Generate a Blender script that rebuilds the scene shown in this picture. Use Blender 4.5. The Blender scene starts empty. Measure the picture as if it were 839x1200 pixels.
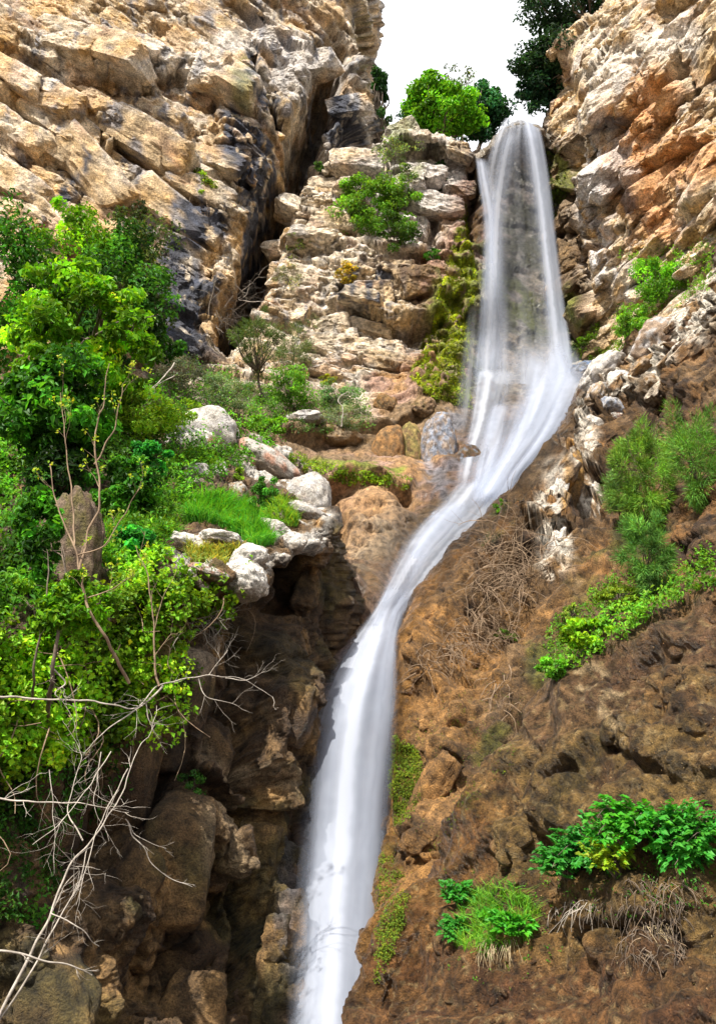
import bpy, math, random
import numpy as np
from mathutils import Vector
from mathutils.bvhtree import BVHTree

random.seed(7)
RNG = np.random.default_rng(7)
SC = bpy.context.scene
COL = SC.collection
F = 1000.0
PITCH = math.radians(18)
CAM = np.array([0.0, 0.0, 1.7])
cp, sp = math.cos(PITCH), math.sin(PITCH)
RIGHT = np.array([1.0, 0, 0]); FWD = np.array([0, cp, sp]); UP = np.array([0, -sp, cp])
DET = 1.0                                   # mesh detail multiplier (bigger = coarser)

# ------------------------------------------------------------------ helpers
def ray(px, py):
    x = (np.asarray(px, float) - 419.5) / F
    y = (600.0 - np.asarray(py, float)) / F
    return x[..., None] * RIGHT + y[..., None] * UP + FWD

def at(px, py, Y):
    d = ray(px, py)
    return CAM + d * (np.asarray(Y, float) / d[..., 1])[..., None]

def proj(P):
    q = P - CAM
    w = q @ FWD
    return 419.5 + F * (q @ RIGHT) / w, 600 - F * (q @ UP) / w

def sstep(a, b, x):
    t = np.clip((x - a) / (b - a), 0, 1)
    return t * t * (3 - 2 * t)

def unit(v):
    return v / np.maximum(np.linalg.norm(v, axis=-1, keepdims=True), 1e-9)

# ------------------------------------------------------------------ noise
def h32(ix, iy, iz, seed):
    h = (ix.astype(np.uint32) * np.uint32(0x8da6b343)) ^ (iy.astype(np.uint32) * np.uint32(0xd8163841)) ^ (iz.astype(np.uint32) * np.uint32(0xcb1ab31f))
    h = h ^ np.uint32((seed * 0x9e3779b1) & 0xffffffff)
    h = h ^ (h >> np.uint32(15)); h = h * np.uint32(0x2c1b3c6d)
    h = h ^ (h >> np.uint32(12)); h = h * np.uint32(0x297a2d39)
    h = h ^ (h >> np.uint32(15))
    return h

GR = np.array([[1,1,0],[-1,1,0],[1,-1,0],[-1,-1,0],[1,0,1],[-1,0,1],[1,0,-1],[-1,0,-1],
               [0,1,1],[0,-1,1],[0,1,-1],[0,-1,-1],[1,1,0],[-1,1,0],[0,-1,1],[0,-1,-1]], np.float32)

def perlin(p, seed=0):
    p = p.astype(np.float32)
    f = np.floor(p); i = f.astype(np.int64); f = p - f
    u = f * f * f * (f * (f * 6 - 15) + 10)
    res = 0
    for dx in (0, 1):
        wx = u[:, 0] if dx else 1 - u[:, 0]
        for dy in (0, 1):
            wy = u[:, 1] if dy else 1 - u[:, 1]
            for dz in (0, 1):
                wz = u[:, 2] if dz else 1 - u[:, 2]
                g = GR[h32(i[:, 0] + dx, i[:, 1] + dy, i[:, 2] + dz, seed) & 15]
                res = res + wx * wy * wz * (g[:, 0] * (f[:, 0] - dx) + g[:, 1] * (f[:, 1] - dy) + g[:, 2] * (f[:, 2] - dz))
    return res

def fbm(p, octv=4, seed=0, lac=2.03, gain=0.5):
    a, s, r = 1.0, 1.0, 0
    for k in range(octv):
        r = r + a * perlin(p * s + 17.3 * k, seed + k)
        a *= gain; s *= lac
    return r

def ridged(p, octv=4, seed=0):
    a, s, r = 1.0, 1.0, 0
    for k in range(octv):
        n = 1 - np.abs(perlin(p * s + 11.1 * k, seed + k)) * 2
        r = r + a * n * np.abs(n)
        a *= 0.5; s *= 2.1
    return r

def billow(p, octv=3, seed=0):
    a, s, r = 1.0, 1.0, 0
    for k in range(octv):
        r = r + a * (np.abs(perlin(p * s + 7.1 * k, seed + k)) * 2)
        a *= 0.5; s *= 2.1
    return r

def rnd(h, k):
    return ((h32(h, h, h, 91 + k) & np.uint32(0xffff)).astype(np.float32)) / 65535.0

def worley(p, seed=0, full=False):
    p = p.astype(np.float32)
    b = np.floor(p - 0.5).astype(np.int64)
    n = len(p)
    F1 = np.full(n, 9.0, np.float32); F2 = np.full(n, 9.0, np.float32)
    ID = np.zeros(n, np.uint32); V = np.zeros((n, 3), np.float32)
    ID2 = np.zeros(n, np.uint32); V2 = np.zeros((n, 3), np.float32)
    for dx in (0, 1):
        for dy in (0, 1):
            for dz in (0, 1):
                c = b + np.array([dx, dy, dz])
                h = h32(c[:, 0], c[:, 1], c[:, 2], seed)
                j = np.stack([(h & np.uint32(1023)).astype(np.float32), ((h >> np.uint32(10)) & np.uint32(1023)).astype(np.float32),
                              ((h >> np.uint32(20)) & np.uint32(1023)).astype(np.float32)], 1) / 1023.0
                v = p - (c + 0.1 + 0.8 * j)
                d = np.sqrt((v * v).sum(1))
                m = d < F1; m2 = (~m) & (d < F2)
                ID2 = np.where(m, ID, np.where(m2, h, ID2)); V2 = np.where(m[:, None], V, np.where(m2[:, None], v, V2))
                F2 = np.where(m, F1, np.where(m2, d, F2))
                F1 = np.where(m, d, F1); ID = np.where(m, h, ID); V = np.where(m[:, None], v, V)
    return (F1, F2, ID, V, ID2, V2) if full else (F1, F2, ID, V)

def rotm(axis, deg):
    a = np.array(axis, float); a /= np.linalg.norm(a); t = math.radians(deg)
    K = np.array([[0, -a[2], a[1]], [a[2], 0, -a[0]], [-a[1], a[0], 0]])
    return np.eye(3) + math.sin(t) * K + (1 - math.cos(t)) * K @ K

def blocks(P, R, scale, seed, tilt=1.0, bias=(0, 0, -0.5), crack=0.5, warp=0.12):
    """fractured rock: every cell is a tilted facet at its own height, dark joints between"""
    sc = np.array(scale, float)
    w = np.stack([perlin(P / sc.mean() * 1.3 + 5 * k, seed + 50 + k) for k in range(3)], 1) * sc.mean() * warp * 1.6
    q = ((P + w) @ R) / sc
    F1, F2, ID, V, ID2, V2 = worley(q, seed, True)
    hh = []
    for I, X in ((ID, V), (ID2, V2)):
        h = rnd(I, 0) - 0.5
        for k in range(3):
            h = h + tilt * (rnd(I, k + 1) - 0.5 + bias[k]) * X[:, k]
        hh.append(h)
    m = 0.5 + 0.5 * sstep(0.0, 0.11, F2 - F1)
    return m * hh[0] + (1 - m) * hh[1] - crack * (1 - sstep(0.0, 0.10, F2 - F1)), ID

# ------------------------------------------------------------------ masks laid on the rock
def polydist(U, V, pts):
    """distance to a polyline, signed side (positive = below / right of travel), position along 0..1"""
    best = np.full(U.shape, 1e9); side = np.zeros(U.shape); along = np.zeros(U.shape)
    pts = [np.array(p[:2], float) for p in pts]
    L = [np.linalg.norm(b - a) for a, b in zip(pts[:-1], pts[1:])] or [1]
    tot = sum(L); acc = 0
    if len(pts) == 1:
        return np.hypot(U - pts[0][0], V - pts[0][1]), side, along
    for (a, b), l in zip(zip(pts[:-1], pts[1:]), L):
        d = (b - a) / l
        t = np.clip((U - a[0]) * d[0] + (V - a[1]) * d[1], 0, l)
        x = U - a[0] - t * d[0]; y = V - a[1] - t * d[1]
        dist = np.hypot(x, y)
        m = dist < best
        best = np.where(m, dist, best)
        side = np.where(m, np.sign(d[0] * (V - a[1]) - d[1] * (U - a[0])), side)
        along = np.where(m, (acc + t) / tot, along)
        acc += l
    return best, side, along

def blob(U, V, pts, w, soft=0.6):
    d, _, _ = polydist(U, V, pts)
    return 1 - sstep(w * (1 - soft), w * (1 + soft * 0.3), d)

def groove(U, V, pts, w):
    d, _, al = polydist(U, V, pts)
    return np.exp(-(d / w) ** 2) * sstep(0, 0.1, al + 0.02) * sstep(0, 0.1, 1.02 - al)

def ledge(U, V, pts, up=18, dn=14, a_up=0.5, a_dn=0.5):
    """overhanging ledge: the rock swells down to the line and is cut back below it"""
    d, s, al = polydist(U, V, pts)
    taper = sstep(0, 0.12, al + 0.001) * sstep(0, 0.12, 1.001 - al)
    sd = d * s
    a_up = a_up * 0.75; a_dn = a_dn * 0.75
    h = np.where(sd < 0, a_up * np.exp(sd / up), -a_dn * np.exp(-np.maximum(sd - 5, 0) / dn) + (a_up + a_dn) * (1 - sstep(0, 7.0, sd)))
    return h * taper

# ------------------------------------------------------------------ meshes
def make_mesh(name, V, Fc, mat, cols=None, extra=None, uv=None, parent=None, smooth=True, quads=True):
    me = bpy.data.meshes.new(name)
    k = Fc.shape[1]
    me.vertices.add(len(V)); me.vertices.foreach_set('co', np.ascontiguousarray(V, np.float32).ravel())
    me.loops.add(Fc.size); me.loops.foreach_set('vertex_index', np.ascontiguousarray(Fc, np.int32).ravel())
    me.polygons.add(len(Fc)); me.polygons.foreach_set('loop_start', np.arange(0, Fc.size, k, dtype=np.int32))
    me.polygons.foreach_set('use_smooth', np.full(len(Fc), smooth, bool))
    if cols is not None:
        a = me.attributes.new('col', 'FLOAT_COLOR', 'POINT')
        c = np.ones((len(V), 4), np.float32); c[:, :3] = cols
        a.data.foreach_set('color', c.ravel())
    for nm, arr in (extra or {}).items():
        a = me.attributes.new(nm, 'FLOAT', 'POINT'); a.data.foreach_set('value', np.ascontiguousarray(arr, np.float32))
    if uv is not None:
        l = me.uv_layers.new(name='UVMap')
        l.data.foreach_set('uv', np.ascontiguousarray(uv[Fc.ravel()], np.float32).ravel())
    me.update(calc_edges=True); me.validate()
    me.materials.append(mat)
    o = bpy.data.objects.new(name, me); COL.objects.link(o)
    if parent is not None: o.parent = parent
    return o

def tag(o, label=None, cat=None, group=None, kind=None):
    for k, v in (('label', label), ('category', cat), ('group', group), ('kind', kind)):
        if v: o[k] = v
    return o

def empty(name, loc, label, cat, group=None):
    o = bpy.data.objects.new(name, None); COL.objects.link(o)
    o.location = loc; o.empty_display_size = 0.2
    return tag(o, label, cat, group)

def crm(t):
    t2, t3 = t * t, t * t * t
    return np.stack([-0.5 * t + t2 - 0.5 * t3, 1 - 2.5 * t2 + 1.5 * t3, 0.5 * t + 2 * t2 - 1.5 * t3, -0.5 * t2 + 0.5 * t3], -1)

def spl(C, ns):
    """Catmull-Rom along axis 0 of C with ns[i] samples in span i"""
    E = np.concatenate([(2 * C[0] - C[1])[None], C, (2 * C[-1] - C[-2])[None]], 0)
    out = []
    for i, n in enumerate(ns):
        t = np.arange(n) / n
        out.append(np.tensordot(crm(t), E[i:i + 4], axes=(1, 0)))
    out.append(C[-1:])
    return np.concatenate(out, 0)

def loft(rows, step):
    c = np.array(rows, float)
    P3 = at(c[..., 0], c[..., 1], c[..., 2])
    step = step * DET
    pr = np.clip(c[..., :2], [-160, -160], [980, 1400])
    nr = [max(2, int(np.linalg.norm(pr[i + 1] - pr[i], axis=1).max() * 0.9 / step)) for i in range(len(c) - 1)]
    nc = [max(2, int(np.linalg.norm(pr[:, j + 1] - pr[:, j], axis=1).mean() / step)) for j in range(c.shape[1] - 1)]
    nc = [max(n, 8) for n in nc]
    G = spl(P3, nr)
    G = spl(np.swapaxes(G, 0, 1), nc)
    return np.swapaxes(G, 0, 1)

def gnormals(G, flip=None):
    du = np.gradient(G, axis=0); dv = np.gradient(G, axis=1)
    n = unit(np.cross(du, dv))
    s = np.sign((n * (CAM - G)).sum(-1).mean()) if flip is None else flip
    return n * s, s

def gfaces(nr, nc):
    i = np.arange(nr * nc).reshape(nr, nc)
    return np.stack([i[:-1, :-1].ravel(), i[:-1, 1:].ravel(), i[1:, 1:].ravel(), i[1:, :-1].ravel()], 1)

BV, BF, boff = [], [], 0
GRIDS = {}; REC = {}
_ic = {}
def ico_raw(sub):
    import bmesh
    if sub not in _ic:
        bm = bmesh.new(); bmesh.ops.create_icosphere(bm, subdivisions=sub, radius=1.0)
        _ic[sub] = (np.array([v.co[:] for v in bm.verts]), np.array([[v.index for v in f.verts] for f in bm.faces])); bm.free()
    return _ic[sub]

def chunks(patch, n, smin, smax, R, sub, seed, keep, flat=(1.3, 0.7, 0.5), jit=9, sink=0.6, spots=None, rough=1.0, round_=0.0, dmin=-0.8):
    """angular joint blocks standing out of a cliff: plane-cut solids laid along its bedding"""
    P, N, U, V, d, colour, mat = REC[patch]
    rg = np.random.default_rng(seed)
    D_, Fc = ico_raw(sub)
    if spots is None:
        idx = rg.integers(0, len(P), n * 6)
        idx = idx[(d[idx] > dmin) & keep(U[idx], V[idx])][:n]
        size = smin * (smax / smin) ** (rg.uniform(0, 1, len(idx)) ** 1.6)
        form = [None] * len(idx)
    else:
        idx, size, form = [], [], []
        for x, y, rx, ry, a in spots:
            if patch == 'cliff_left' and polydist(np.array([x]), np.array([y]), CLEFT)[0][0] < 14 + 0.75 * min(rx, 26): continue
            k = np.argmin((U - x) ** 2 + (V - y) ** 2); idx.append(k)
            m = ((P[k] - CAM) @ FWD) / F
            size.append(rx * m); form.append((ry / rx / 0.8, a))
    Vs, Fs, off = [], [], 0
    for k, sz, fm in zip(idx, size, form):
        base = rg.normal(size=(26, 3)) * 0.3
        base[:6] += np.array([[1, 0, 0], [-1, 0, 0], [0, 1, 0], [0, -1, 0], [0, 0, 1], [0, 0, -1]]) * 2.2
        base[6:] = rg.normal(size=(20, 3))
        pl = unit(base[:14]); hh = np.concatenate([rg.uniform(0.55, 0.85, 6), rg.uniform(0.75, 1.05, 8)])
        rr = (hh / np.clip(D_ @ pl.T, 1e-3, None)).min(1)
        rr = np.minimum(rr, 1.3) * (1 - round_) + 0.8 * round_
        fl = np.array(flat) if fm is None else np.array([1.0, 0.8, fm[0]])
        X = D_ * rr[:, None] * fl * sz
        ang = rotm(rg.normal(size=3), rg.normal() * jit)
        Rk = R if fm is None else rotm((0, 1, 0), fm[1])
        X = X @ ang @ Rk.T
        X = X + P[k] - N[k] * sz * fl[1] * sink
        Vs.append(X); Fs.append(Fc + off); off += len(D_)
    X = np.concatenate(Vs); Fq = np.concatenate(Fs)
    a, b, c = X[Fq[:, 0]], X[Fq[:, 1]], X[Fq[:, 2]]
    fn = np.cross(b - a, c - a); nn = np.zeros_like(X)
    for j in range(3): 
        for q in range(3): nn[:, q] += np.bincount(Fq[:, j], fn[:, q], len(X))
    nn = unit(nn)
    b3, _ = blocks(X, R, (0.34, 0.3, 0.16), seed + 2, tilt=1.2, crack=0.5)
    if round_ > 0: b3 = fbm(X * 14, 3, seed + 8)
    X = X + nn * (rough * (0.05 * fbm(X * 2.3, 4, seed + 1) + 0.045 * b3 + 0.02 * fbm(X * 9, 2, seed + 3)))[:, None]
    u, v = proj(X)
    col, wet = colour(X, u, v, np.zeros(len(X)), nn)
    o = make_mesh(patch + '_blocks', X, Fq, mat, smooth=round_ > 0, cols=np.clip(col, 0.004, 0.9), extra={'wet': np.clip(wet, 0, 1)})
    tag(o, kind='structure')
    return o

def add_bvh(G):
    global boff
    g = G[::3, ::3]
    f = gfaces(*g.shape[:2]) + boff
    BV.append(g.reshape(-1, 3)); BF.append(f); boff += g.shape[0] * g.shape[1]

def rock_patch(name, rows, step, shape, detail, colour, mat):
    """control rows -> lofted surface, coarse relief, then fine relief along the new normals, then albedo"""
    G = loft(rows, step)
    nr, nc = G.shape[:2]
    N, s = gnormals(G)
    P = G.reshape(-1, 3); U, V = proj(P)
    d = shape(P, U, V)
    P1 = P + unit(N + 0.35 * unit(CAM - G)).reshape(-1, 3) * d[:, None]
    G1 = P1.reshape(nr, nc, 3)
    N1, _ = gnormals(G1, s)
    # soften the displacement direction where the surface folds
    N1 = unit(N1 * 0.35 + N * 0.35 + 0.55 * unit(CAM - G1))
    d2 = detail(P1, U, V)
    P2 = P1 + N1.reshape(-1, 3) * d2[:, None]
    G2 = P2.reshape(nr, nc, 3)
    N2, _ = gnormals(G2, s)
    col, wet = colour(P2, U, V, d + d2, N2.reshape(-1, 3))
    Fc = gfaces(nr, nc)
    if s > 0: Fc = Fc[:, ::-1]
    o = make_mesh(name, P2, Fc, mat, cols=np.clip(col, 0.004, 0.9), extra={'wet': np.clip(wet, 0, 1)})
    tag(o, kind='structure')
    add_bvh(G2)
    GRIDS[name] = G2[::3, ::3]
    REC[name] = (P2, N2.reshape(-1, 3), U, V, d, colour, mat)
    return o

# ------------------------------------------------------------------ materials
class NT:
    def __init__(s, m):
        m.use_nodes = True; s.t = m.node_tree; s.t.nodes.clear()
    def n(s, typ, **kw):
        x = s.t.nodes.new(typ)
        for k, v in kw.items():
            if k in x.bl_rna.properties: setattr(x, k, v)
            else: x.inputs[k.replace('_', ' ')].default_value = v
        return x
    def l(s, a, b): s.t.links.new(a, b)

def rock_material(name, bump=1.0, scale=1.0, spec=0.3, grain=0.5):
    m = bpy.data.materials.new(name); T = NT(m)
    out = T.n('ShaderNodeOutputMaterial'); b = T.n('ShaderNodeBsdfPrincipled')
    at_ = T.n('ShaderNodeAttribute', attribute_name='col'); wt = T.n('ShaderNodeAttribute', attribute_name='wet')
    tc = T.n('ShaderNodeTexCoord')
    n1 = T.n('ShaderNodeTexNoise', Scale=3.2 * scale, Detail=9.0, Roughness=0.68); T.l(tc.outputs['Object'], n1.inputs['Vector'])
    r1 = T.n('ShaderNodeMapRange'); r1.inputs['From Min'].default_value = 0.36; r1.inputs['From Max'].default_value = 0.64
    r1.inputs['To Min'].default_value = 1 - grain; r1.inputs['To Max'].default_value = 1 + grain * 0.9
    T.l(n1.outputs['Fac'], r1.inputs['Value'])
    n2 = T.n('ShaderNodeTexNoise', Scale=22.0 * scale, Detail=6.0, Roughness=0.7); T.l(tc.outputs['Object'], n2.inputs['Vector'])
    r2 = T.n('ShaderNodeMapRange'); r2.inputs['From Min'].default_value = 0.38; r2.inputs['From Max'].default_value = 0.62
    r2.inputs['To Min'].default_value = 0.55; r2.inputs['To Max'].default_value = 1.42
    T.l(n2.outputs['Fac'], r2.inputs['Value'])
    mu = T.n('ShaderNodeMath', operation='MULTIPLY'); T.l(r1.outputs[0], mu.inputs[0]); T.l(r2.outputs[0], mu.inputs[1])
    vm = T.n('ShaderNodeVectorMath', operation='SCALE'); T.l(at_.outputs['Color'], vm.inputs[0]); T.l(mu.outputs[0], vm.inputs['Scale'])
    # pits: small dark holes in the limestone
    vo = T.n('ShaderNodeTexVoronoi', Scale=7.0 * scale, Randomness=1.0); T.l(tc.outputs['Object'], vo.inputs['Vector'])
    rp = T.n('ShaderNodeMapRange'); rp.inputs['From Min'].default_value = 0.05; rp.inputs['From Max'].default_value = 0.25
    rp.inputs['To Min'].default_value = 0.5; rp.inputs['To Max'].default_value = 1.0
    T.l(vo.outputs['Distance'], rp.inputs['Value'])
    v2 = T.n('ShaderNodeVectorMath', operation='SCALE'); T.l(vm.outputs[0], v2.inputs[0]); T.l(rp.outputs[0], v2.inputs['Scale'])
    T.l(v2.outputs[0], b.inputs['Base Color'])
    rr = T.n('ShaderNodeMapRange'); rr.inputs['To Min'].default_value = 0.9; rr.inputs['To Max'].default_value = 0.28
    T.l(wt.outputs['Fac'], rr.inputs['Value']); T.l(rr.outputs[0], b.inputs['Roughness'])
    b.inputs['Specular IOR Level'].default_value = spec
    add = T.n('ShaderNodeMath', operation='ADD'); T.l(n1.outputs['Fac'], add.inputs[0])
    mm = T.n('ShaderNodeMath', operation='MULTIPLY'); mm.inputs[1].default_value = 0.6; T.l(n2.outputs['Fac'], mm.inputs[0]); T.l(mm.outputs[0], add.inputs[1])
    ad2 = T.n('ShaderNodeMath', operation='ADD'); T.l(add.outputs[0], ad2.inputs[0])
    m3 = T.n('ShaderNodeMath', operation='MULTIPLY'); m3.inputs[1].default_value = 0.3; T.l(rp.outputs[0], m3.inputs[0]); T.l(m3.outputs[0], ad2.inputs[1])
    bp = T.n('ShaderNodeBump', Strength=0.85, Distance=0.16 * bump); T.l(ad2.outputs[0], bp.inputs['Height'])
    T.l(bp.outputs[0], b.inputs['Normal']); T.l(b.outputs[0], out.inputs[0])
    return m

def leaf_material(name, trans=0.45, rough=0.5):
    m = bpy.data.materials.new(name); T = NT(m)
    out = T.n('ShaderNodeOutputMaterial'); b = T.n('ShaderNodeBsdfPrincipled', Roughness=rough)
    b.inputs['Specular IOR Level'].default_value = 0.25
    a = T.n('ShaderNodeAttribute', attribute_name='col')
    tc = T.n('ShaderNodeTexCoord'); n1 = T.n('ShaderNodeTexNoise', Scale=2.2, Detail=3.0); T.l(tc.outputs['Object'], n1.inputs['Vector'])
    r = T.n('ShaderNodeMapRange'); r.inputs['From Min'].default_value = 0.3; r.inputs['From Max'].default_value = 0.7
    r.inputs['To Min'].default_value = 0.72; r.inputs['To Max'].default_value = 1.25; T.l(n1.outputs['Fac'], r.inputs['Value'])
    vm = T.n('ShaderNodeVectorMath', operation='SCALE'); T.l(a.outputs['Color'], vm.inputs[0]); T.l(r.outputs[0], vm.inputs['Scale'])
    T.l(vm.outputs[0], b.inputs['Base Color'])
    tr = T.n('ShaderNodeBsdfTranslucent'); mx = T.n('ShaderNodeMixShader'); mx.inputs[0].default_value = trans
    hv = T.n('ShaderNodeMix', data_type='RGBA', blend_type='MULTIPLY'); hv.inputs['Factor'].default_value = 1.0
    hv.inputs['B'].default_value = (1.3, 1.15, 0.55, 1)
    T.l(vm.outputs[0], hv.inputs['A']); T.l(hv.outputs['Result'], tr.inputs['Color'])
    T.l(b.outputs[0], mx.inputs[1]); T.l(tr.outputs[0], mx.inputs[2]); T.l(mx.outputs[0], out.inputs[0])
    return m

def bark_material(name, c1, c2, scale=8):
    m = bpy.data.materials.new(name); T = NT(m)
    out = T.n('ShaderNodeOutputMaterial'); b = T.n('ShaderNodeBsdfPrincipled', Roughness=0.85)
    tc = T.n('ShaderNodeTexCoord'); n1 = T.n('ShaderNodeTexNoise', Scale=scale, Detail=6.0, Roughness=0.7); T.l(tc.outputs['Object'], n1.inputs['Vector'])
    cr = T.n('ShaderNodeValToRGB'); cr.color_ramp.elements[0].position = 0.35; cr.color_ramp.elements[1].position = 0.65
    cr.color_ramp.elements[0].color = (*c1, 1); cr.color_ramp.elements[1].color = (*c2, 1)
    T.l(n1.outputs['Fac'], cr.inputs[0]); T.l(cr.outputs[0], b.inputs['Base Color'])
    bp = T.n('ShaderNodeBump', Strength=0.6, Distance=0.02); T.l(n1.outputs['Fac'], bp.inputs['Height']); T.l(bp.outputs[0], b.inputs['Normal'])
    T.l(b.outputs[0], out.inputs[0])
    return m

def water_material(name, density=1.0, streak=0.6, tint=(0.80, 0.84, 0.93), su=26.0, sv=1.1):
    m = bpy.data.materials.new(name); T = NT(m)
    out = T.n('ShaderNodeOutputMaterial')
    dn = T.n('ShaderNodeAttribute', attribute_name='dens')
    uv = T.n('ShaderNodeUVMap', uv_map='UVMap')
    wn = T.n('ShaderNodeTexNoise', Scale=2.5, Detail=2.0); T.l(uv.outputs[0], wn.inputs['Vector'])
    mp = T.n('ShaderNodeMapping'); mp.inputs['Scale'].default_value = (su, sv, 1); T.l(uv.outputs[0], mp.inputs['Vector'])
    ws = T.n('ShaderNodeVectorMath', operation='SCALE'); ws.inputs['Scale'].default_value = 0.55; T.l(wn.outputs['Color'], ws.inputs[0])
    wa = T.n('ShaderNodeVectorMath', operation='ADD'); T.l(mp.outputs[0], wa.inputs[0]); T.l(ws.outputs[0], wa.inputs[1])
    n1 = T.n('ShaderNodeTexNoise', Scale=0.55, Detail=2.5, Roughness=0.5); T.l(wa.outputs[0], n1.inputs['Vector'])
    r = T.n('ShaderNodeMapRange'); r.inputs['From Min'].default_value = 0.34; r.inputs['From Max'].default_value = 0.62
    r.inputs['To Min'].default_value = 1 - streak; r.inputs['To Max'].default_value = 1.0; T.l(n1.outputs['Fac'], r.inputs['Value'])
    a = T.n('ShaderNodeMath', operation='MULTIPLY'); T.l(dn.outputs['Fac'], a.inputs[0]); T.l(r.outputs[0], a.inputs[1])
    a2 = T.n('ShaderNodeMath', operation='MULTIPLY'); a2.use_clamp = True; a2.inputs[1].default_value = density; T.l(a.outputs[0], a2.inputs[0])
    cr = T.n('ShaderNodeMix', data_type='RGBA'); cr.inputs['A'].default_value = (tint[0] * 0.72, tint[1] * 0.78, tint[2] * 0.86, 1)
    cr.inputs['B'].default_value = (*tint, 1); T.l(r.outputs[0], cr.inputs['Factor'])
    df = T.n('ShaderNodeBsdfDiffuse'); T.l(cr.outputs['Result'], df.inputs['Color'])
    tl = T.n('ShaderNodeBsdfTranslucent'); T.l(cr.outputs['Result'], tl.inputs['Color'])
    m1 = T.n('ShaderNodeMixShader'); m1.inputs[0].default_value = 0.5; T.l(df.outputs[0], m1.inputs[1]); T.l(tl.outputs[0], m1.inputs[2])
    tp = T.n('ShaderNodeBsdfTransparent'); m2 = T.n('ShaderNodeMixShader')
    T.l(a2.outputs[0], m2.inputs[0]); T.l(tp.outputs[0], m2.inputs[1]); T.l(m1.outputs[0], m2.inputs[2]); T.l(m2.outputs[0], out.inputs[0])
    return m

M_CLIFF = rock_material('limestone_cliff', bump=1.3, scale=0.8, grain=0.42)
M_TRAV = rock_material('wet_travertine', bump=0.8, scale=2.2, spec=0.45, grain=0.65)
M_NEAR = rock_material('earthy_tufa', bump=0.6, scale=4.0, spec=0.4, grain=0.75)
M_BOULDER = rock_material('pale_limestone', bump=0.6, scale=2.2, grain=0.35)
M_LEAF = leaf_material('leaf')
M_NEEDLE = leaf_material('needle', trans=0.3, rough=0.7)
M_MOSS = leaf_material('moss', trans=0.2, rough=0.9)
M_BARK = bark_material('bark', (0.05, 0.035, 0.025), (0.16, 0.12, 0.085))
M_PALEWOOD = bark_material('pale_dead_wood', (0.19, 0.16, 0.13), (0.46, 0.41, 0.35))
M_TWIG = bark_material('brown_twig', (0.12, 0.075, 0.045), (0.30, 0.21, 0.13))
M_DRY = bark_material('dry_stalks', (0.25, 0.18, 0.09), (0.55, 0.45, 0.28))

# palette (linear albedo)
CREAM = np.array([0.66, 0.54, 0.39]); TAN = np.array([0.58, 0.42, 0.24]); OCHRE = np.array([0.56, 0.33, 0.11])
GREY = np.array([0.44, 0.42, 0.41]); WHITE = np.array([0.70, 0.66, 0.60]); STAIN = np.array([0.035, 0.042, 0.065])
BROWN = np.array([0.17, 0.10, 0.042]); ORANGE = np.array([0.32, 0.165, 0.055]); DKBROWN = np.array([0.075, 0.042, 0.022])
MOSS = np.array([0.13, 0.15, 0.018]); PINK = np.array([0.42, 0.24, 0.17]); SOIL = np.array([0.12, 0.075, 0.04]); BLUEGREY = np.array([0.20, 0.22, 0.27])

def mixc(c, t, m):
    return c * (1 - m[:, None]) + t * m[:, None]

# ------------------------------------------------------------------ LEFT CLIFF
def rows_xy(xs, spec):
    return [[(x, y, Y) for x, Y in zip(xs, Ys)] for y, Ys in spec]

xa = [-170, -20, 100, 200, 300, 375, 418, 432, 440]
A = rows_xy(xa, [
    (-150, [24, 25, 26, 27, 28, 28.4, 29.2, 31, 37]),
    (60, [23, 24.5, 25.5, 26.5, 27.4, 28, 28.6, 30.5, 36]),
    (200, [23, 24, 25, 26, 27, 27.5, 28.2, 30, 35]),
    (330, [22, 23.5, 24.5, 25.5, 26.5, 27, 27.5, 29, 33]),
    (440, [21, 22, 23.5, 24.5, 25.5, 26, 26.5, 27.5, 31]),
    (600, [17, 19, 21, 22, 23, 24, 24.5, 26, 29])])
A = [[(-620, row[0][1], row[0][2] - 3.5)] + row for row in A]
R_A = rotm((0, 1, 0), 34)       # beds dip down to the right

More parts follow.
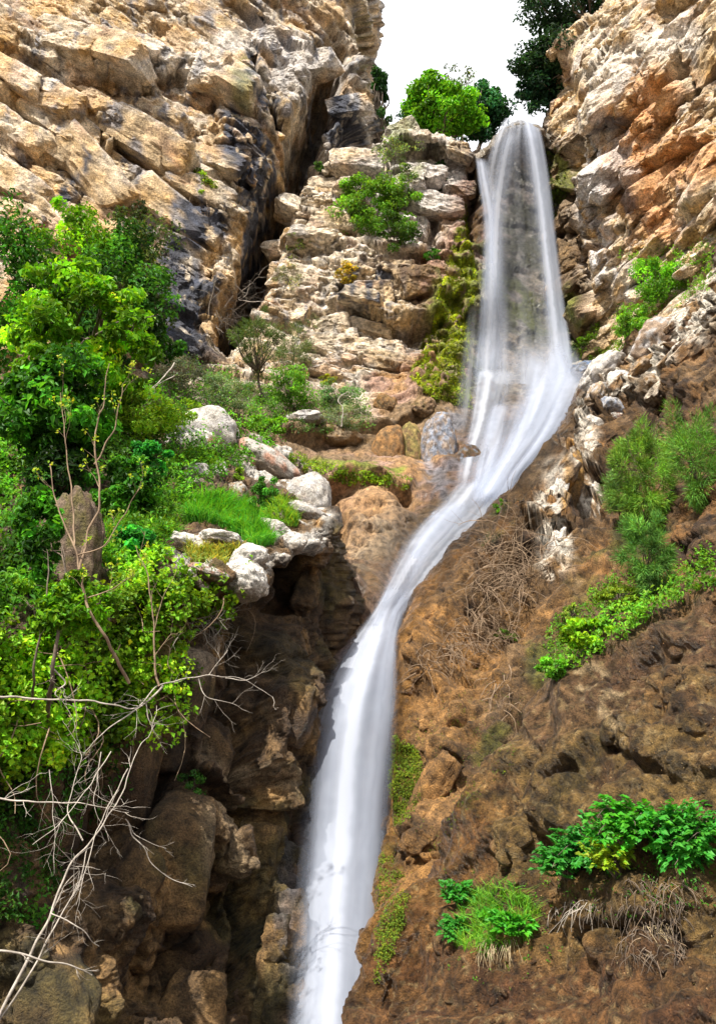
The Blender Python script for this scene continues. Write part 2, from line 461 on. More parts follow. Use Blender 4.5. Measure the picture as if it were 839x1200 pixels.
def shapeA(P, U, V):
    w = fbm(P * 0.55, 3, 3)
    U = U + w * 9; V = V + fbm(P * 0.6 + 40, 3, 9) * 9
    d = 0.9 * fbm(P * 0.16, 3, 21)
    b, _ = blocks(P, R_A, (4.2, 3.2, 1.5), 5, tilt=1.1, bias=(0, 0, -0.7), crack=0.28); d += 0.5 * b
    # the great diagonal cleft and its branches
    d -= 6.5 * groove(U, V, [(392, 40), (385, 100), (366, 150), (345, 200), (318, 260), (300, 320), (278, 370), (262, 420)], 13)
    d -= 1.6 * groove(U, V, [(335, 200), (318, 260), (298, 320), (270, 390)], 14)
    d += 0.9 * groove(U, V, [(375, 60), (352, 110), (330, 140), (300, 100), (295, 60)], 22)
    d -= 1.6 * groove(U, V, [(292, 40), (296, 95), (315, 125), (335, 160)], 5)
    d -= 1.3 * groove(U, V, [(408, 150), (412, 200), (402, 240)], 12)
    d -= 1.5 * groove(U, V, [(372, 215), (367, 255), (352, 282)], 6)
    d += 1.0 * groove(U, V, [(400, 60), (395, 110), (380, 150)], 16)
    # ledges read off the cliff: dark undersides
    L = ledge
    d += L(U, V, [(75, 62), (100, 88), (130, 95), (165, 108), (195, 118)], 26, 16, 0.7, 0.9)
    d += L(U, V, [(185, 78), (215, 80), (240, 100), (262, 128)], 24, 20, 0.6, 0.8)
    d += L(U, V, [(-40, 95), (30, 110), (60, 128), (88, 152)], 24, 22, 0.6, 1.0)
    d += L(U, V, [(110, 140), (132, 150), (146, 132)], 26, 10, 0.5, 0.6)
    d += L(U, V, [(150, 142), (170, 136), (190, 152), (205, 158)], 22, 10, 0.7, 0.4)
    d += L(U, V, [(122, 178), (145, 160), (165, 170), (178, 195)], 20, 18, 0.9, 0.7)
    d += L(U, V, [(188, 165), (200, 175), (212, 160)], 20, 14, 0.7, 0.6)
    d += L(U, V, [(60, 210), (95, 222), (125, 214), (150, 232)], 18, 12, 0.5, 0.5)
    d += L(U, V, [(245, 172), (272, 178), (292, 200), (300, 225)], 18, 16, 0.5, 0.8)
    d += L(U, V, [(242, 195), (268, 212), (284, 240)], 12, 12, 0.5, 0.7)
    d += L(U, V, [(345, 140), (365, 132), (382, 145)], 24, 12, 0.5, 0.4)
    d += L(U, V, [(352, 160), (366, 166), (384, 160)], 14, 9, 0.5, 0.3)
    d += L(U, V, [(335, 178), (358, 184), (382, 180)], 12, 9, 0.3, 0.3)
    d += L(U, V, [(322, 232), (345, 222), (365, 232)], 14, 10, 0.5, 0.3)
    d += L(U, V, [(306, 276), (330, 268), (352, 276), (362, 290)], 16, 14, 0.8, 0.8)
    d += L(U, V, [(395, 75), (412, 80), (428, 72)], 22, 12, 0.5, 0.4)
    d += L(U, V, [(220, 260), (245, 282), (262, 300)], 18, 12, 0.5, 0.5)
    d += 0.7 * groove(U, V, [(160, 100), (130, 70)], 30)
    return d

def detailA(P, U, V):
    b0, _ = blocks(P, R_A, (1.9, 1.5, 0.85), 6, tilt=1.2, bias=(0, 0, -0.8), crack=0.3)
    b, _ = blocks(P, R_A, (0.8, 0.65, 0.38), 8, tilt=1.3, bias=(0, 0, -0.6), crack=0.4)
    b2, _ = blocks(P, R_A, (0.3, 0.24, 0.15), 12, tilt=1.3, crack=0.3)
    b3, _ = blocks(P, R_A, (0.16, 0.13, 0.09), 13, tilt=1.3, crack=0.4)
    k = 0.5 + sstep(-0.2, 0.3, fbm(P * 0.7, 2, 14))
    return 0.2 * b0 + k * (0.12 * b + 0.06 * b2 + 0.03 * b3) + 0.05 * fbm(P * 2.6, 4, 31)

def cliff_colour(P, U, V, d, N, warm, seed):
    n1 = fbm(P * 0.35, 4, seed); n2 = fbm(P * 1.1, 4, seed + 5); n3 = fbm(P * np.array([2.2, 2.2, 0.5]), 3, seed + 9)
    c = np.tile(CREAM, (len(P), 1))
    c = mixc(c, TAN, sstep(-0.25, 0.35, n1 + warm - 0.2))
    c = mixc(c, OCHRE, sstep(0.0, 0.5, n2 * 0.9 + warm - 0.25) * 0.8)
    c = mixc(c, PINK, sstep(0.15, 0.5, fbm(P * 0.8 + 9, 3, seed + 20)) * 0.45)
    # up-facing rock mixed toward white, undersides keep the warm tone
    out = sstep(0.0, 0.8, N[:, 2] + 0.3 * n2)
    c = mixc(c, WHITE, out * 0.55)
    c = mixc(c, GREY, sstep(0.1, 0.45, n3 - 0.5 * warm) * 0.6)
    c = c * (0.86 + 0.5 * fbm(P * 3.1, 3, seed + 30))[:, None]
    return c, n1, n2, n3

def colourA(P, U, V, d, N):
    wu = U + 16 * fbm(P * 0.8, 4, 60); wv = V + 16 * fbm(P * 0.8 + 30, 4, 61)
    c, n1, n2, n3 = cliff_colour(P, U, V, d, N, 0.22 - 0.25 * sstep(260, 400, U) * sstep(260, 100, V), 100)
    g = blob(wu, wv, [(300, 60), (345, 90), (400, 100), (415, 150)], 42)
    c = mixc(c, GREY * 1.15, g * 0.75)
    st = np.zeros(len(P))
    for pts, w in (([(265, 140), (285, 168), (292, 215)], 24), ([(312, 175), (318, 205), (305, 240), (290, 300)], 16),
                   ([(250, 255), (208, 250), (205, 290), (248, 268)], 22), ([(215, 330), (232, 350), (208, 372), (222, 405), (235, 425)], 28), ([(195, 290), (200, 345), (195, 400)], 20),
                   ([(398, 120), (405, 180), (405, 225)], 15), ([(418, 140), (420, 230)], 13), ([(390, 225), (392, 285)], 13),
                   ([(330, 155), (300, 100), (290, 60)], 5), ([(80, 238), (100, 200), (105, 170)], 7), ([(385, 275), (398, 300)], 8)):
        st = np.maximum(st, blob(wu, wv, [(a, b) for a, b in pts], w))
    streak = sstep(-0.32, 0.05, fbm(P * np.array([2.5, 2.5, 0.7]), 4, 71) + 0.12)
    c = mixc(c, WHITE * 1.1, blob(wu, wv, [(190, 60), (240, 80), (270, 60), (80, 90)], 26) * 0.6)  # sky-lit brightness of the top-left rock put into the colour
    c = mixc(c, STAIN, st * np.clip(streak * 1.4, 0, 1) * 0.96)
    c = mixc(c, STAIN * 2, sstep(0.2, 0.5, n3) * 0.5)
    c = mixc(c, np.array([0.55, 0.33, 0.12]), sstep(0.05, 0.35, fbm(P * 0.5 + 77, 3, 72)) * (1 - st) * 0.55)
    c = mixc(c, MOSS, blob(wu, wv, [(285, 95), (290, 120)], 16) * 0.6)
    c = mixc(c, SOIL * 1.6, blob(wu, wv, [(60, 420), (200, 440), (330, 450)], 30) * 0.6)
    return c, st * 0.5
rock_patch('cliff_left', A, 1.5, shapeA, detailA, colourA, M_CLIFF)
CLEFT = [(396, 0), (392, 40), (385, 100), (366, 150), (345, 200), (318, 260), (300, 320), (278, 370), (262, 420)]
inA = lambda u, v: (u > -60) & (u < 432) & (v > -60) & (v < 460) & (polydist(u, v, CLEFT)[0] > 22)
chunks('cliff_left', 230, 0.5, 1.9, R_A, 4, 501, lambda u, v: inA(u, v) & (polydist(u, v, CLEFT)[0] > 58))
chunks('cliff_left', 1500, 0.12, 0.42, R_A, 2, 502, inA, flat=(1.2, 0.8, 0.6), jit=16, sink=0.45)
chunks('cliff_left', 0, 0, 0, R_A, 5, 503, inA, jit=7, sink=0.55, spots=[
    (165, 150, 34, 22, 25), (142, 160, 26, 17, 30), (195, 152, 20, 16, 25), (128, 128, 30, 16, 30), (215, 92, 34, 20, 15), (255, 95, 26, 22, 30), (110, 75, 46, 18, 20),
    (150, 85, 40, 18, 15), (60, 110, 34, 22, 30), (75, 150, 22, 12, 20), (90, 195, 34, 14, 15), (45, 180, 30, 20, 20), (140, 200, 26, 14, 25), (180, 215, 26, 16, 30),
    (270, 195, 24, 16, 40), (262, 228, 22, 16, 40), (300, 205, 20, 26, 50), (325, 110, 24, 36, 70), (350, 80, 22, 40, 75), (405, 85, 20, 34, 85), (412, 130, 14, 30, 85),
    (360, 150, 20, 12, -10), (356, 172, 24, 10, -8), (350, 200, 26, 14, 0), (342, 225, 28, 13, 5), (335, 255, 30, 15, 0), (322, 262, 22, 18, -10), (388, 210, 14, 34, 80),
    (240, 290, 26, 18, 40), (215, 330, 22, 16, 35), (300, 330, 22, 30, 70), (325, 330, 26, 20, 30), (360, 330, 24, 22, 60), (345, 370, 30, 16, 10), (375, 300, 20, 24, 80), (300, 60, 20, 34, 75)])

# ------------------------------------------------------------------ CENTRAL CLIFF, GULLY AND STREAM BED
def zipr(xs, ys, Ys):
    return list(zip(xs, ys if hasattr(ys, '__len__') else [ys] * len(xs), Ys))
B = [
    zipr([380, 430, 480, 520, 560, 600, 630, 680, 760], [230, 215, 175, 180, 195, 160, 165, 210, 240], [40, 40, 40, 40, 40, 40, 40, 40, 40]),
    zipr([380, 430, 478, 522, 560, 600, 632, 680, 760], [200, 178, 154, 162, 178, 143, 150, 190, 220], [29, 28.5, 28, 28, 27.9, 27.8, 27.8, 28.5, 29]),
    zipr([370, 425, 475, 520, 562, 602, 638, 685, 770], [215, 200, 185, 190, 205, 175, 180, 215, 235], [28.2, 27.7, 27.4, 27.4, 27.4, 27.4, 27.6, 28, 28]),
    zipr([350, 415, 470, 520, 562, 605, 645, 690, 780], 250, [27.5, 27.2, 27, 27, 27.3, 27.8, 27.9, 27.5, 27]),
    zipr([330, 400, 460, 520, 560, 610, 650, 700, 800], 320, [27, 26.5, 26.2, 26.3, 26.6, 27.3, 27.5, 27, 26]),
    zipr([280, 370, 440, 500, 550, 610, 665, 720, 820], 400, [26, 25.8, 25.3, 25.2, 25.4, 26.2, 26.3, 25.5, 24]),
    zipr([200, 330, 420, 490, 545, 600, 680, 740, 840], 450, [22, 24, 24.2, 23.8, 23.9, 24.4, 24.6, 23.8, 22]),
    zipr([150, 300, 390, 460, 530, 590, 660, 740, 850], 500, [17, 20, 22, 22, 22.4, 22.6, 22.8, 22.4, 20]),
    zipr([120, 280, 380, 440, 510, 560, 620, 720, 850], 580, [14, 16.5, 19, 19.5, 19.5, 19.2, 20, 20, 18]),
    zipr([120, 260, 370, 420, 470, 520, 600, 700, 850], 650, [13, 15, 17.3, 17.6, 17.6, 17.6, 18, 18, 16]),
    zipr([120, 260, 350, 400, 430, 470, 530, 650, 850], 720, [12, 14, 15.8, 15.5, 15.0, 15.2, 16, 16, 14]),
    zipr([120, 240, 320, 370, 400, 440, 500, 650, 850], 800, [12, 13, 14.0, 13.7, 13.6, 13.7, 14, 14, 13]),
    zipr([120, 230, 300, 350, 395, 445, 500, 650, 850], 900, [12, 12.5, 12.9, 12.7, 12.7, 12.7, 12.8, 13, 12]),
    zipr([120, 220, 280, 335, 390, 445, 500, 650, 850], 1020, [11.5, 12, 11.9, 11.8, 11.8, 11.8, 12, 12, 11.5]),
    zipr([120, 210, 270, 325, 385, 440, 500, 650, 850], 1150, [10.6, 11, 10.9, 10.9, 10.9, 10.9, 11, 11, 10.6]),
    zipr([120, 200, 260, 315, 380, 435, 500, 650, 850], 1330, [9.6, 10, 9.9, 9.9, 9.9, 9.9, 10, 10, 9.6])]
WATER_PATH = [(600, 150), (610, 300), (610, 420), (600, 500), (550, 590), (480, 690), (430, 760), (405, 900), (390, 1200)]
R_B = rotm((0, 1, 0), 12)
def shapeB(P, U, V):
    U0, V0 = U, V
    U = U + fbm(P * 0.6, 3, 3) * 9; V = V + fbm(P * 0.6 + 40, 3, 9) * 9
    up = sstep(470, 400, V)
    d, _ = 0.5 * fbm(P * 0.3, 3, 22), 0
    b, _ = blocks(P, R_B, (2.4, 2.0, 1.1), 15, tilt=1.1, bias=(0, 0, -0.6), crack=0.35); d += (0.18 + 0.4 * up) * b
    low = sstep(540, 620, V)
    d += low * (0.35 * billow(P * np.array([0.9, 0.9, 0.35]), 3, 44) - 0.2)
    wm = blob(U0, V0, WATER_PATH, 62, 0.5)
    d *= 1 - 0.75 * wm
    L = ledge
    d += L(U, V, [(385, 385), (420, 372), (450, 380), (500, 385), (525, 372)], 40, 12, 0.9, 1.0)
    d += L(U, V, [(445, 330), (480, 325), (515, 320)], 20, 10, 0.4, 0.5)
    d += L(U, V, [(430, 288), (470, 296), (510, 290)], 20, 10, 0.5, 0.5)
    d += L(U, V, [(440, 215), (470, 222), (500, 212)], 20, 10, 0.5, 0.3)
    d += L(U, V, [(500, 238), (525, 248), (545, 235)], 20, 10, 0.4, 0.3)
    d -= 1.2 * groove(U, V, [(548, 175), (556, 230), (550, 290)], 6)
    d -= 0.8 * groove(U, V, [(505, 170), (510, 240), (500, 300)], 6)
    d -= 1.2 * groove(U, V, [(440, 140), (436, 200), (425, 250)], 12)
    # travertine curtain left of the fall
    d += (1 - up * 0) * 0.35 * blob(U, V, [(535, 330), (520, 420), (510, 450)], 40) * (0.4 + billow(P * np.array([1.4, 1.4, 0.45]), 3, 45))
    d += L(U, V, [(330, 500), (390, 505), (440, 500), (500, 480)], 14, 12, 0.4, 0.4)
    d += L(U, V, [(380, 560), (430, 562), (490, 572)], 20, 10, 0.5, 0.5)
    d += 0.5 * blob(U, V, [(440, 610), (430, 660), (420, 700)], 45)
    d -= 0.7 * groove(U, V, [(395, 560), (392, 640), (402, 710)], 9)
    d += L(U, V, [(385, 700), (410, 712), (432, 718)], 20, 14, 0.5, 0.3)
    d -= 0.9 * groove(U, V, [(352, 860), (320, 900), (318, 980), (315, 1140)], 12)
    return d
def detailB(P, U, V):
    up = sstep(500, 400, V); wm = blob(U, V, WATER_PATH, 55, 0.5)
    b, _ = blocks(P, R_B, (0.55, 0.5, 0.3), 18, tilt=1.2, crack=0.35)
    b0, _ = blocks(P, R_B, (1.3, 1.0, 0.65), 16, tilt=1.1, bias=(0, 0, -0.6), crack=0.35)
    b2, _ = blocks(P, R_B, (0.24, 0.22, 0.15), 19, tilt=1.2, crack=0.4)
    return ((0.05 + 0.10 * up) * b + (0.06 + 0.2 * up) * b0 + (0.02 + 0.04 * up) * b2) * (1 - 0.7 * wm) + 0.06 * fbm(P * 2.0, 4, 32) + 0.02 * fbm(P * 9, 2, 33)
def colourB(P, U, V, d, N):
    wu = U + 18 * fbm(P * 0.8, 4, 60); wv = V + 18 * fbm(P * 0.8 + 30, 4, 61)
    c, n1, n2, n3 = cliff_colour(P, U, V, d, N, 0.02, 140)
    g = blob(wu, wv, [(470, 180), (500, 200), (450, 210), (480, 250), (520, 210)], 40)
    c = mixc(c, GREY * 1.25, g * 0.7)
    brown = np.maximum(blob(wu, wv, [(560, 240), (530, 320), (500, 320), (540, 420), (460, 470), (520, 500)], 40), sstep(455, 500, wv))
    bc = mixc(np.tile(PINK * 0.8, (len(P), 1)), ORANGE, sstep(-0.1, 0.3, n2)); bc = mixc(bc, BROWN, sstep(-0.1, 0.3, n1))
    c = mixc(c, bc, brown * 0.9)
    c = mixc(c, STAIN, blob(wu, wv, [(400, 345), (440, 340), (440, 375)], 22) * sstep(-0.2, 0.2, n3) * 0.9)
    c = mixc(c, DKBROWN, blob(wu, wv, [(440, 310), (500, 330), (520, 360)], 20) * sstep(-0.1, 0.3, n3) * 0.85)
    c = mixc(c, DKBROWN * 0.8, blob(wu, wv, [(645, 190), (655, 260), (668, 330), (690, 400)], 30) * 0.7)
    # pale travertine basin
    pt = blob(wu, wv, [(440, 600), (420, 650), (410, 690)], 48)
    c = mixc(c, np.array([0.42, 0.27, 0.15]), pt * 0.75)
    c = mixc(c, np.array([0.50, 0.38, 0.25]), blob(wu, wv, [(440, 640), (415, 690)], 24) * sstep(-0.1, 0.3, n2) * 0.7)
    c = mixc(c, ORANGE * 1.05, blob(wu, wv, [(400, 570), (395, 620), (480, 560)], 18) * 0.5)
    c = mixc(c, DKBROWN, sstep(760, 900, wv) * sstep(380, 330, wu) * 0.65)
    c = mixc(c, BLUEGREY, blob(wu, wv, [(605, 180), (610, 300), (600, 380)], 28) * 0.45)
    c = mixc(c, np.array([0.1, 0.1, 0.045]), blob(wu, wv, [(600, 230), (610, 300), (615, 390)], 44) * sstep(-0.4, 0.1, n2) * 0.9)
    c = mixc(c, BLUEGREY * 1.4, blob(wu, wv, [(520, 500), (515, 570)], 22) * sstep(-0.2, 0.3, n3) * 0.6)
    ms = np.maximum.reduce([blob(wu, wv, [(548, 300), (528, 380), (540, 440)], 32), blob(wu, wv, [(470, 560), (350, 545), (400, 556)], 9),
                            0.9 * blob(wu, wv, [(655, 200), (650, 240)], 16), 0.8 * blob(wu, wv, [(620, 370), (600, 340)], 24), blob(wu, wv, [(680, 370), (700, 420)], 30),
                            0.6 * blob(wu, wv, [(480, 200), (470, 150)], 20)])
    c = mixc(c, MOSS * 1.35, ms * sstep(-0.3, 0.05, n2 + 0.1) * 0.95)
    c = mixc(c, SOIL, blob(wu, wv, [(200, 470), (300, 470), (380, 480)], 35) * 0.6)
    wet = np.maximum(blob(U, V, WATER_PATH, 80, 0.5), sstep(560, 620, V) * 0.8)
    c = c * (1 - 0.62 * blob(U, V, WATER_PATH, 70, 0.5))[:, None]
    return c, wet
rock_patch('cliff_gully', B, 1.8, shapeB, detailB, colourB, M_TRAV)
inB = lambda u, v: (v > 150) & (v < 450) & (u < 545) & (u > 330) & ~((u > 495) & (v > 240))
chunks('cliff_gully', 110, 0.4, 1.2, R_B, 4, 511, inB)
chunks('cliff_gully', 700, 0.13, 0.4, R_B, 2, 512, inB, flat=(1.2, 0.8, 0.6), jit=18, sink=0.45)
chunks('cliff_gully', 0, 0, 0, R_B, 5, 513, inB, jit=8, sink=0.5, spots=[
    (470, 170, 22, 18, 60), (495, 185, 18, 26, 80), (540, 182, 22, 14, -20), (450, 195, 20, 18, 30), (525, 205, 18, 22, 60), (540, 225, 14, 20, 80), (480, 215, 20, 20, 70),
    (430, 350, 36, 26, -10), (480, 345, 32, 20, 0), (505, 320, 26, 16, 5), (470, 310, 26, 14, 0), (420, 320, 24, 20, 20), (400, 395, 40, 14, -12), (450, 400, 34, 12, -5)])
inB2 = lambda u, v: ((v > 560) & (v < 760) & (u > 385) & (u < 480)) | ((v > 450) & (v < 560) & (u > 380) & (u < 520))
chunks('cliff_gully', 50, 0.2, 0.7, R_B, 4, 514, inB2, sink=0.85)

# ------------------------------------------------------------------ RIGHT CLIFF
C = [
    zipr([790, 762, 800, 850, 920, 1010], -150, [36, 29, 25, 21.5, 18.5, 15]),
    zipr([735, 712, 760, 820, 895, 1000], -10, [35, 28.5, 25, 22, 19, 15.5]),
    zipr([700, 684, 735, 800, 880, 990], 60, [34, 28, 25, 22, 19, 15.5]),
    zipr([668, 645, 700, 775, 860, 980], 135, [33, 28, 25, 22, 19, 15.5]),
    zipr([652, 646, 700, 775, 860, 980], 190, [32, 27.6, 25, 22, 19, 15.5]),
    zipr([655, 658, 710, 780, 860, 970], 280, [31, 27, 24.6, 21.8, 19, 15.5]),
    zipr([665, 672, 722, 785, 860, 960], 370, [30, 26.3, 24, 21.4, 18.8, 15.3]),
    zipr([680, 695, 740, 795, 860, 950], 450, [29, 25, 23, 20.6, 18.2, 15]),
    zipr([690, 710, 750, 800, 860, 950], 560, [28, 23.5, 21.5, 19.5, 17.3, 14.5])]
C = [row + [(1400, row[-1][1], row[-1][2] - 4.5)] for row in C]
R_C = rotm((0, 1, 0), -36)
def shapeC(P, U, V):
    U = U + fbm(P * 0.6, 3, 3) * 7; V = V + fbm(P * 0.6 + 40, 3, 9) * 7
    d = 0.7 * fbm(P * 0.2, 3, 23)
    b, _ = blocks(P, R_C, (4.5, 3.2, 1.3), 25, tilt=1.1, bias=(0, 0, -0.7), crack=0.3); d += 0.4 * b
    L = ledge
    d += L(U, V, [(705, 160), (740, 130), (775, 95), (840, 60), (880, 40)], 34, 16, 0.6, 0.7)
    d += L(U, V, [(684, 165), (700, 150), (712, 140), (728, 150)], 16, 12, 0.9, 0.6)
    d += L(U, V, [(690, 240), (725, 215), (765, 190), (840, 160)], 24, 10, 0.6, 0.5)
    d += L(U, V, [(735, 165), (770, 140), (800, 130)], 12, 8, 0.2, 0.4)
    d += L(U, V, [(740, 245), (752, 222), (768, 232), (762, 245)], 10, 10, 0.3, 0.5)
    d += L(U, V, [(678, 300), (700, 290), (702, 285)], 14, 8, 0.7, 0.4)
    d += L(U, V, [(640, 210), (668, 222), (680, 205)], 22, 16, 0.8, 0.8)
    d += L(U, V, [(640, 170), (660, 178), (678, 160)], 14, 10, 0.5, 0.5)
    d += L(U, V, [(655, 270), (672, 262), (690, 250)], 16, 8, 0.4, 0.5)
    d += L(U, V, [(660, 330), (690, 335), (730, 320)], 14, 10, 0.4, 0.4)
    d -= 1.0 * groove(U, V, [(676, 130), (668, 200), (676, 280), (690, 340)], 6)
    d += 0.9 * blob(U, V, [(700, 80), (750, 40)], 40)
    return d
def detailC(P, U, V):
    b, _ = blocks(P, R_C, (0.8, 0.6, 0.28), 28, tilt=1.3, bias=(0, 0, -0.5), crack=0.4)
    b2, _ = blocks(P, R_C, (0.35, 0.28, 0.16), 29, tilt=1.3, crack=0.3)
    b0, _ = blocks(P, R_C, (1.9, 1.5, 0.65), 26, tilt=1.2, bias=(0, 0, -0.7), crack=0.3)
    b3, _ = blocks(P, R_C, (0.16, 0.13, 0.08), 30, tilt=1.3, crack=0.4)
    k = 0.5 + sstep(-0.2, 0.3, fbm(P * 0.7, 2, 14))
    return 0.18 * b0 + k * (0.10 * b + 0.05 * b2 + 0.025 * b3) + 0.05 * fbm(P * 2.6, 4, 34)
def colourC(P, U, V, d, N):
    wu = U + 14 * fbm(P * 0.8, 4, 60); wv = V + 14 * fbm(P * 0.8 + 30, 4, 61)
    c, n1, n2, n3 = cliff_colour(P, U, V, d, N, 0.34, 170)
    c = mixc(c, np.array([0.62, 0.30, 0.11]), blob(wu, wv, [(770, 110), (740, 180), (770, 250), (720, 200), (840, 180)], 34) * 0.65)
    c = mixc(c, GREY * 1.2, blob(wu, wv, [(705, 140), (690, 200), (690, 260), (700, 310), (730, 330)], 22) * sstep(-0.3, 0.1, n3) * 0.8)
    c = mixc(c, WHITE, blob(wu, wv, [(700, 100), (750, 60), (800, 40)], 26) * 0.6)
    c = mixc(c, GREY, blob(wu, wv, [(740, 205), (700, 230), (730, 170)], 15) * 0.7)
    c = mixc(c, STAIN * 1.3, np.maximum(blob(wu, wv, [(700, 148), (718, 142)], 12), blob(wu, wv, [(735, 230), (738, 250)], 6)) * 0.7)
    dk = blob(wu, wv, [(640, 170), (655, 230), (662, 300), (675, 380), (690, 420)], 24)
    c = mixc(c, BROWN * 0.7, dk * 0.85)
    c = mixc(c, MOSS, blob(wu, wv, [(652, 180), (655, 220)], 16) * sstep(-0.2, 0.2, n2) * 0.8)
    c = mixc(c, MOSS, blob(wu, wv, [(665, 350), (672, 380)], 15) * sstep(-0.2, 0.2, n2) * 0.8)
    return c, dk * 0.6
rock_patch('cliff_right', C, 1.5, shapeC, detailC, colourC, M_CLIFF)
inC = lambda u, v: (u > 645) & (u < 900) & (v > -60) & (v < 420) & (v > 60 - (u - 684) * 1.2)
chunks('cliff_right', 180, 0.45, 1.6, R_C, 4, 521, inC, flat=(1.4, 0.7, 0.42))
chunks('cliff_right', 1200, 0.12, 0.42, R_C, 2, 522, inC, flat=(1.3, 0.8, 0.5), jit=16, sink=0.45)
chunks('cliff_right', 0, 0, 0, R_C, 5, 523, inC, jit=6, sink=0.55, spots=[
    (730, 85, 44, 20, -38), (770, 70, 34, 18, -40), (705, 130, 24, 16, -30), (720, 220, 36, 14, -30), (750, 195, 34, 14, -35), (690, 270, 22, 18, -40), (700, 310, 24, 16, -10),
    (725, 330, 24, 14, 10), (760, 270, 26, 16, -30), (765, 140, 30, 14, -38), (655, 185, 16, 14, -10), (660, 250, 14, 18, -20), (665, 300, 14, 20, 0), (672, 350, 14, 16, 0), (800, 220, 30, 20, -30)])

# ------------------------------------------------------------------ RIGHT BUTTRESS (diagonal spur beside the water)
D = [
    [(1290, 210, 20), (1260, 180, 15), (1290, 250, 13.5), (1330, 330, 12), (1380, 430, 10.5), (1420, 570, 9), (1460, 750, 7.4)],
    [(930, 300, 21), (900, 270, 17), (925, 330, 15.5), (960, 400, 14), (1000, 480, 12.5), (1040, 600, 10.5), (1060, 760, 8)],
    [(860, 352, 22), (839, 325, 17.8), (860, 370, 15.8), (890, 430, 14), (920, 520, 12), (960, 640, 9.8), (980, 790, 7.8)],
    [(800, 400, 23), (780, 372, 19.2), (800, 415, 17), (825, 480, 14.5), (850, 580, 12), (880, 700, 9.6), (900, 850, 7.8)],
    [(735, 452, 25), (715, 425, 21.2), (742, 462, 19), (775, 530, 16), (800, 630, 12.8), (830, 750, 9.8), (850, 900, 8)],
    [(705, 472, 25), (688, 445, 21.6), (712, 492, 19), (740, 570, 15.8), (765, 670, 12.7), (790, 790, 9.8), (800, 930, 8)],
    [(668, 530, 24), (648, 512, 20), (678, 545, 18), (705, 620, 15), (725, 720, 12.2), (740, 840, 9.8), (750, 980, 8.2)],
    [(620, 592, 22), (600, 572, 18), (633, 605, 16.3), (660, 680, 14), (680, 770, 11.7), (690, 880, 9.7), (700, 1020, 8.2)],
    [(565, 645, 20), (545, 628, 16.4), (578, 660, 15), (610, 730, 13.2), (630, 820, 11.2), (635, 930, 9.6), (640, 1070, 8.3)],
    [(513, 695, 19), (493, 682, 15.1), (524, 715, 13.8), (560, 790, 12.3), (580, 870, 10.8), (590, 980, 9.4), (600, 1110, 8.3)],
    [(482, 752, 18), (462, 745, 14), (488, 790, 12.9), (520, 860, 11.6), (540, 940, 10.4), (550, 1050, 9.2), (560, 1160, 8.3)],
    [(480, 840, 17), (460, 840, 13), (480, 880, 12), (505, 940, 11), (520, 1010, 10), (530, 1110, 9), (540, 1210, 8.3)],
    [(472, 930, 16), (453, 930, 12), (470, 970, 11.2), (490, 1020, 10.3), (500, 1080, 9.6), (510, 1180, 8.8), (520, 1270, 8.2)],
    [(464, 1030, 15), (445, 1030, 11.2), (460, 1060, 10.4), (475, 1100, 9.8), (485, 1160, 9.2), (492, 1250, 8.6), (500, 1330, 8.1)],
    [(456, 1140, 14), (437, 1140, 10.3), (450, 1170, 9.8), (460, 1200, 9.3), (470, 1250, 8.9), (478, 1330, 8.4), (486, 1390, 8)],
    [(450, 1270, 13), (430, 1260, 9.6), (440, 1290, 9.2), (450, 1310, 8.8), (460, 1340, 8.5), (470, 1400, 8.2), (480, 1450, 8)]]
D_EDGE = [(839, 325), (780, 372), (715, 425), (688, 445), (648, 512), (600, 572), (545, 628), (493, 682), (462, 745), (460, 840), (453, 930), (445, 1030), (437, 1140), (430, 1270)]
def shapeD(P, U, V):
    U0, V0 = U, V
    U = U + fbm(P * 0.9, 3, 3) * 7; V = V + fbm(P * 0.9 + 40, 3, 9) * 7
    hi = blob(U, V, [(839, 340), (780, 400), (730, 450), (680, 520), (655, 590), (640, 660)], 42, 0.8)
    d = 0.35 * fbm(P * 0.4, 3, 24)
    d += 0.30 * (billow(P * np.array([0.8, 0.8, 0.5]), 4, 47) - 0.6)
    b, _ = blocks(P, rotm((0, 1, 0), 55), (1.1, 0.9, 0.55), 35, tilt=1.2, crack=0.35); d += (0.06 + 0.34 * hi) * b
    L = ledge
    d += 0.5 * groove(U, V, [(760, 395), (715, 450), (672, 520), (650, 560)], 15)
    d -= 0.9 * groove(U, V, [(780, 460), (745, 500), (722, 545), (700, 590), (676, 612)], 9)
    d += 0.5 * groove(U, V, [(700, 500), (678, 560), (664, 600)], 10)
    d -= 0.35 * groove(U, V, [(672, 480), (655, 520), (640, 545)], 5)
    d -= 0.30 * groove(U, V, [(620, 590), (650, 560), (672, 545)], 5)
    d += 0.3 * groove(U, V, [(640, 590), (625, 620), (590, 640)], 14)
    dist, _, _ = polydist(U0, V0, D_EDGE); d = d * (0.3 + 0.7 * sstep(3, 30, dist))
    # hollow holding the dead brush
    d -= 0.7 * blob(U, V, [(600, 690), (570, 740), (540, 770)], 38, 0.9)
    d += 0.35 * blob(U, V, [(500, 730), (490, 780)], 26, 0.9)
    d -= 0.45 * groove(U, V, [(640, 800), (600, 840), (575, 880), (540, 920)], 10)
    d += 0.3 * groove(U, V, [(520, 870), (505, 930), (490, 990)], 14)
    d -= 0.3 * groove(U, V, [(505, 900), (480, 950), (470, 1010)], 6)
    d += L(U, V, [(470, 1000), (500, 1010), (530, 990)], 20, 10, 0.2, 0.2)
    return d
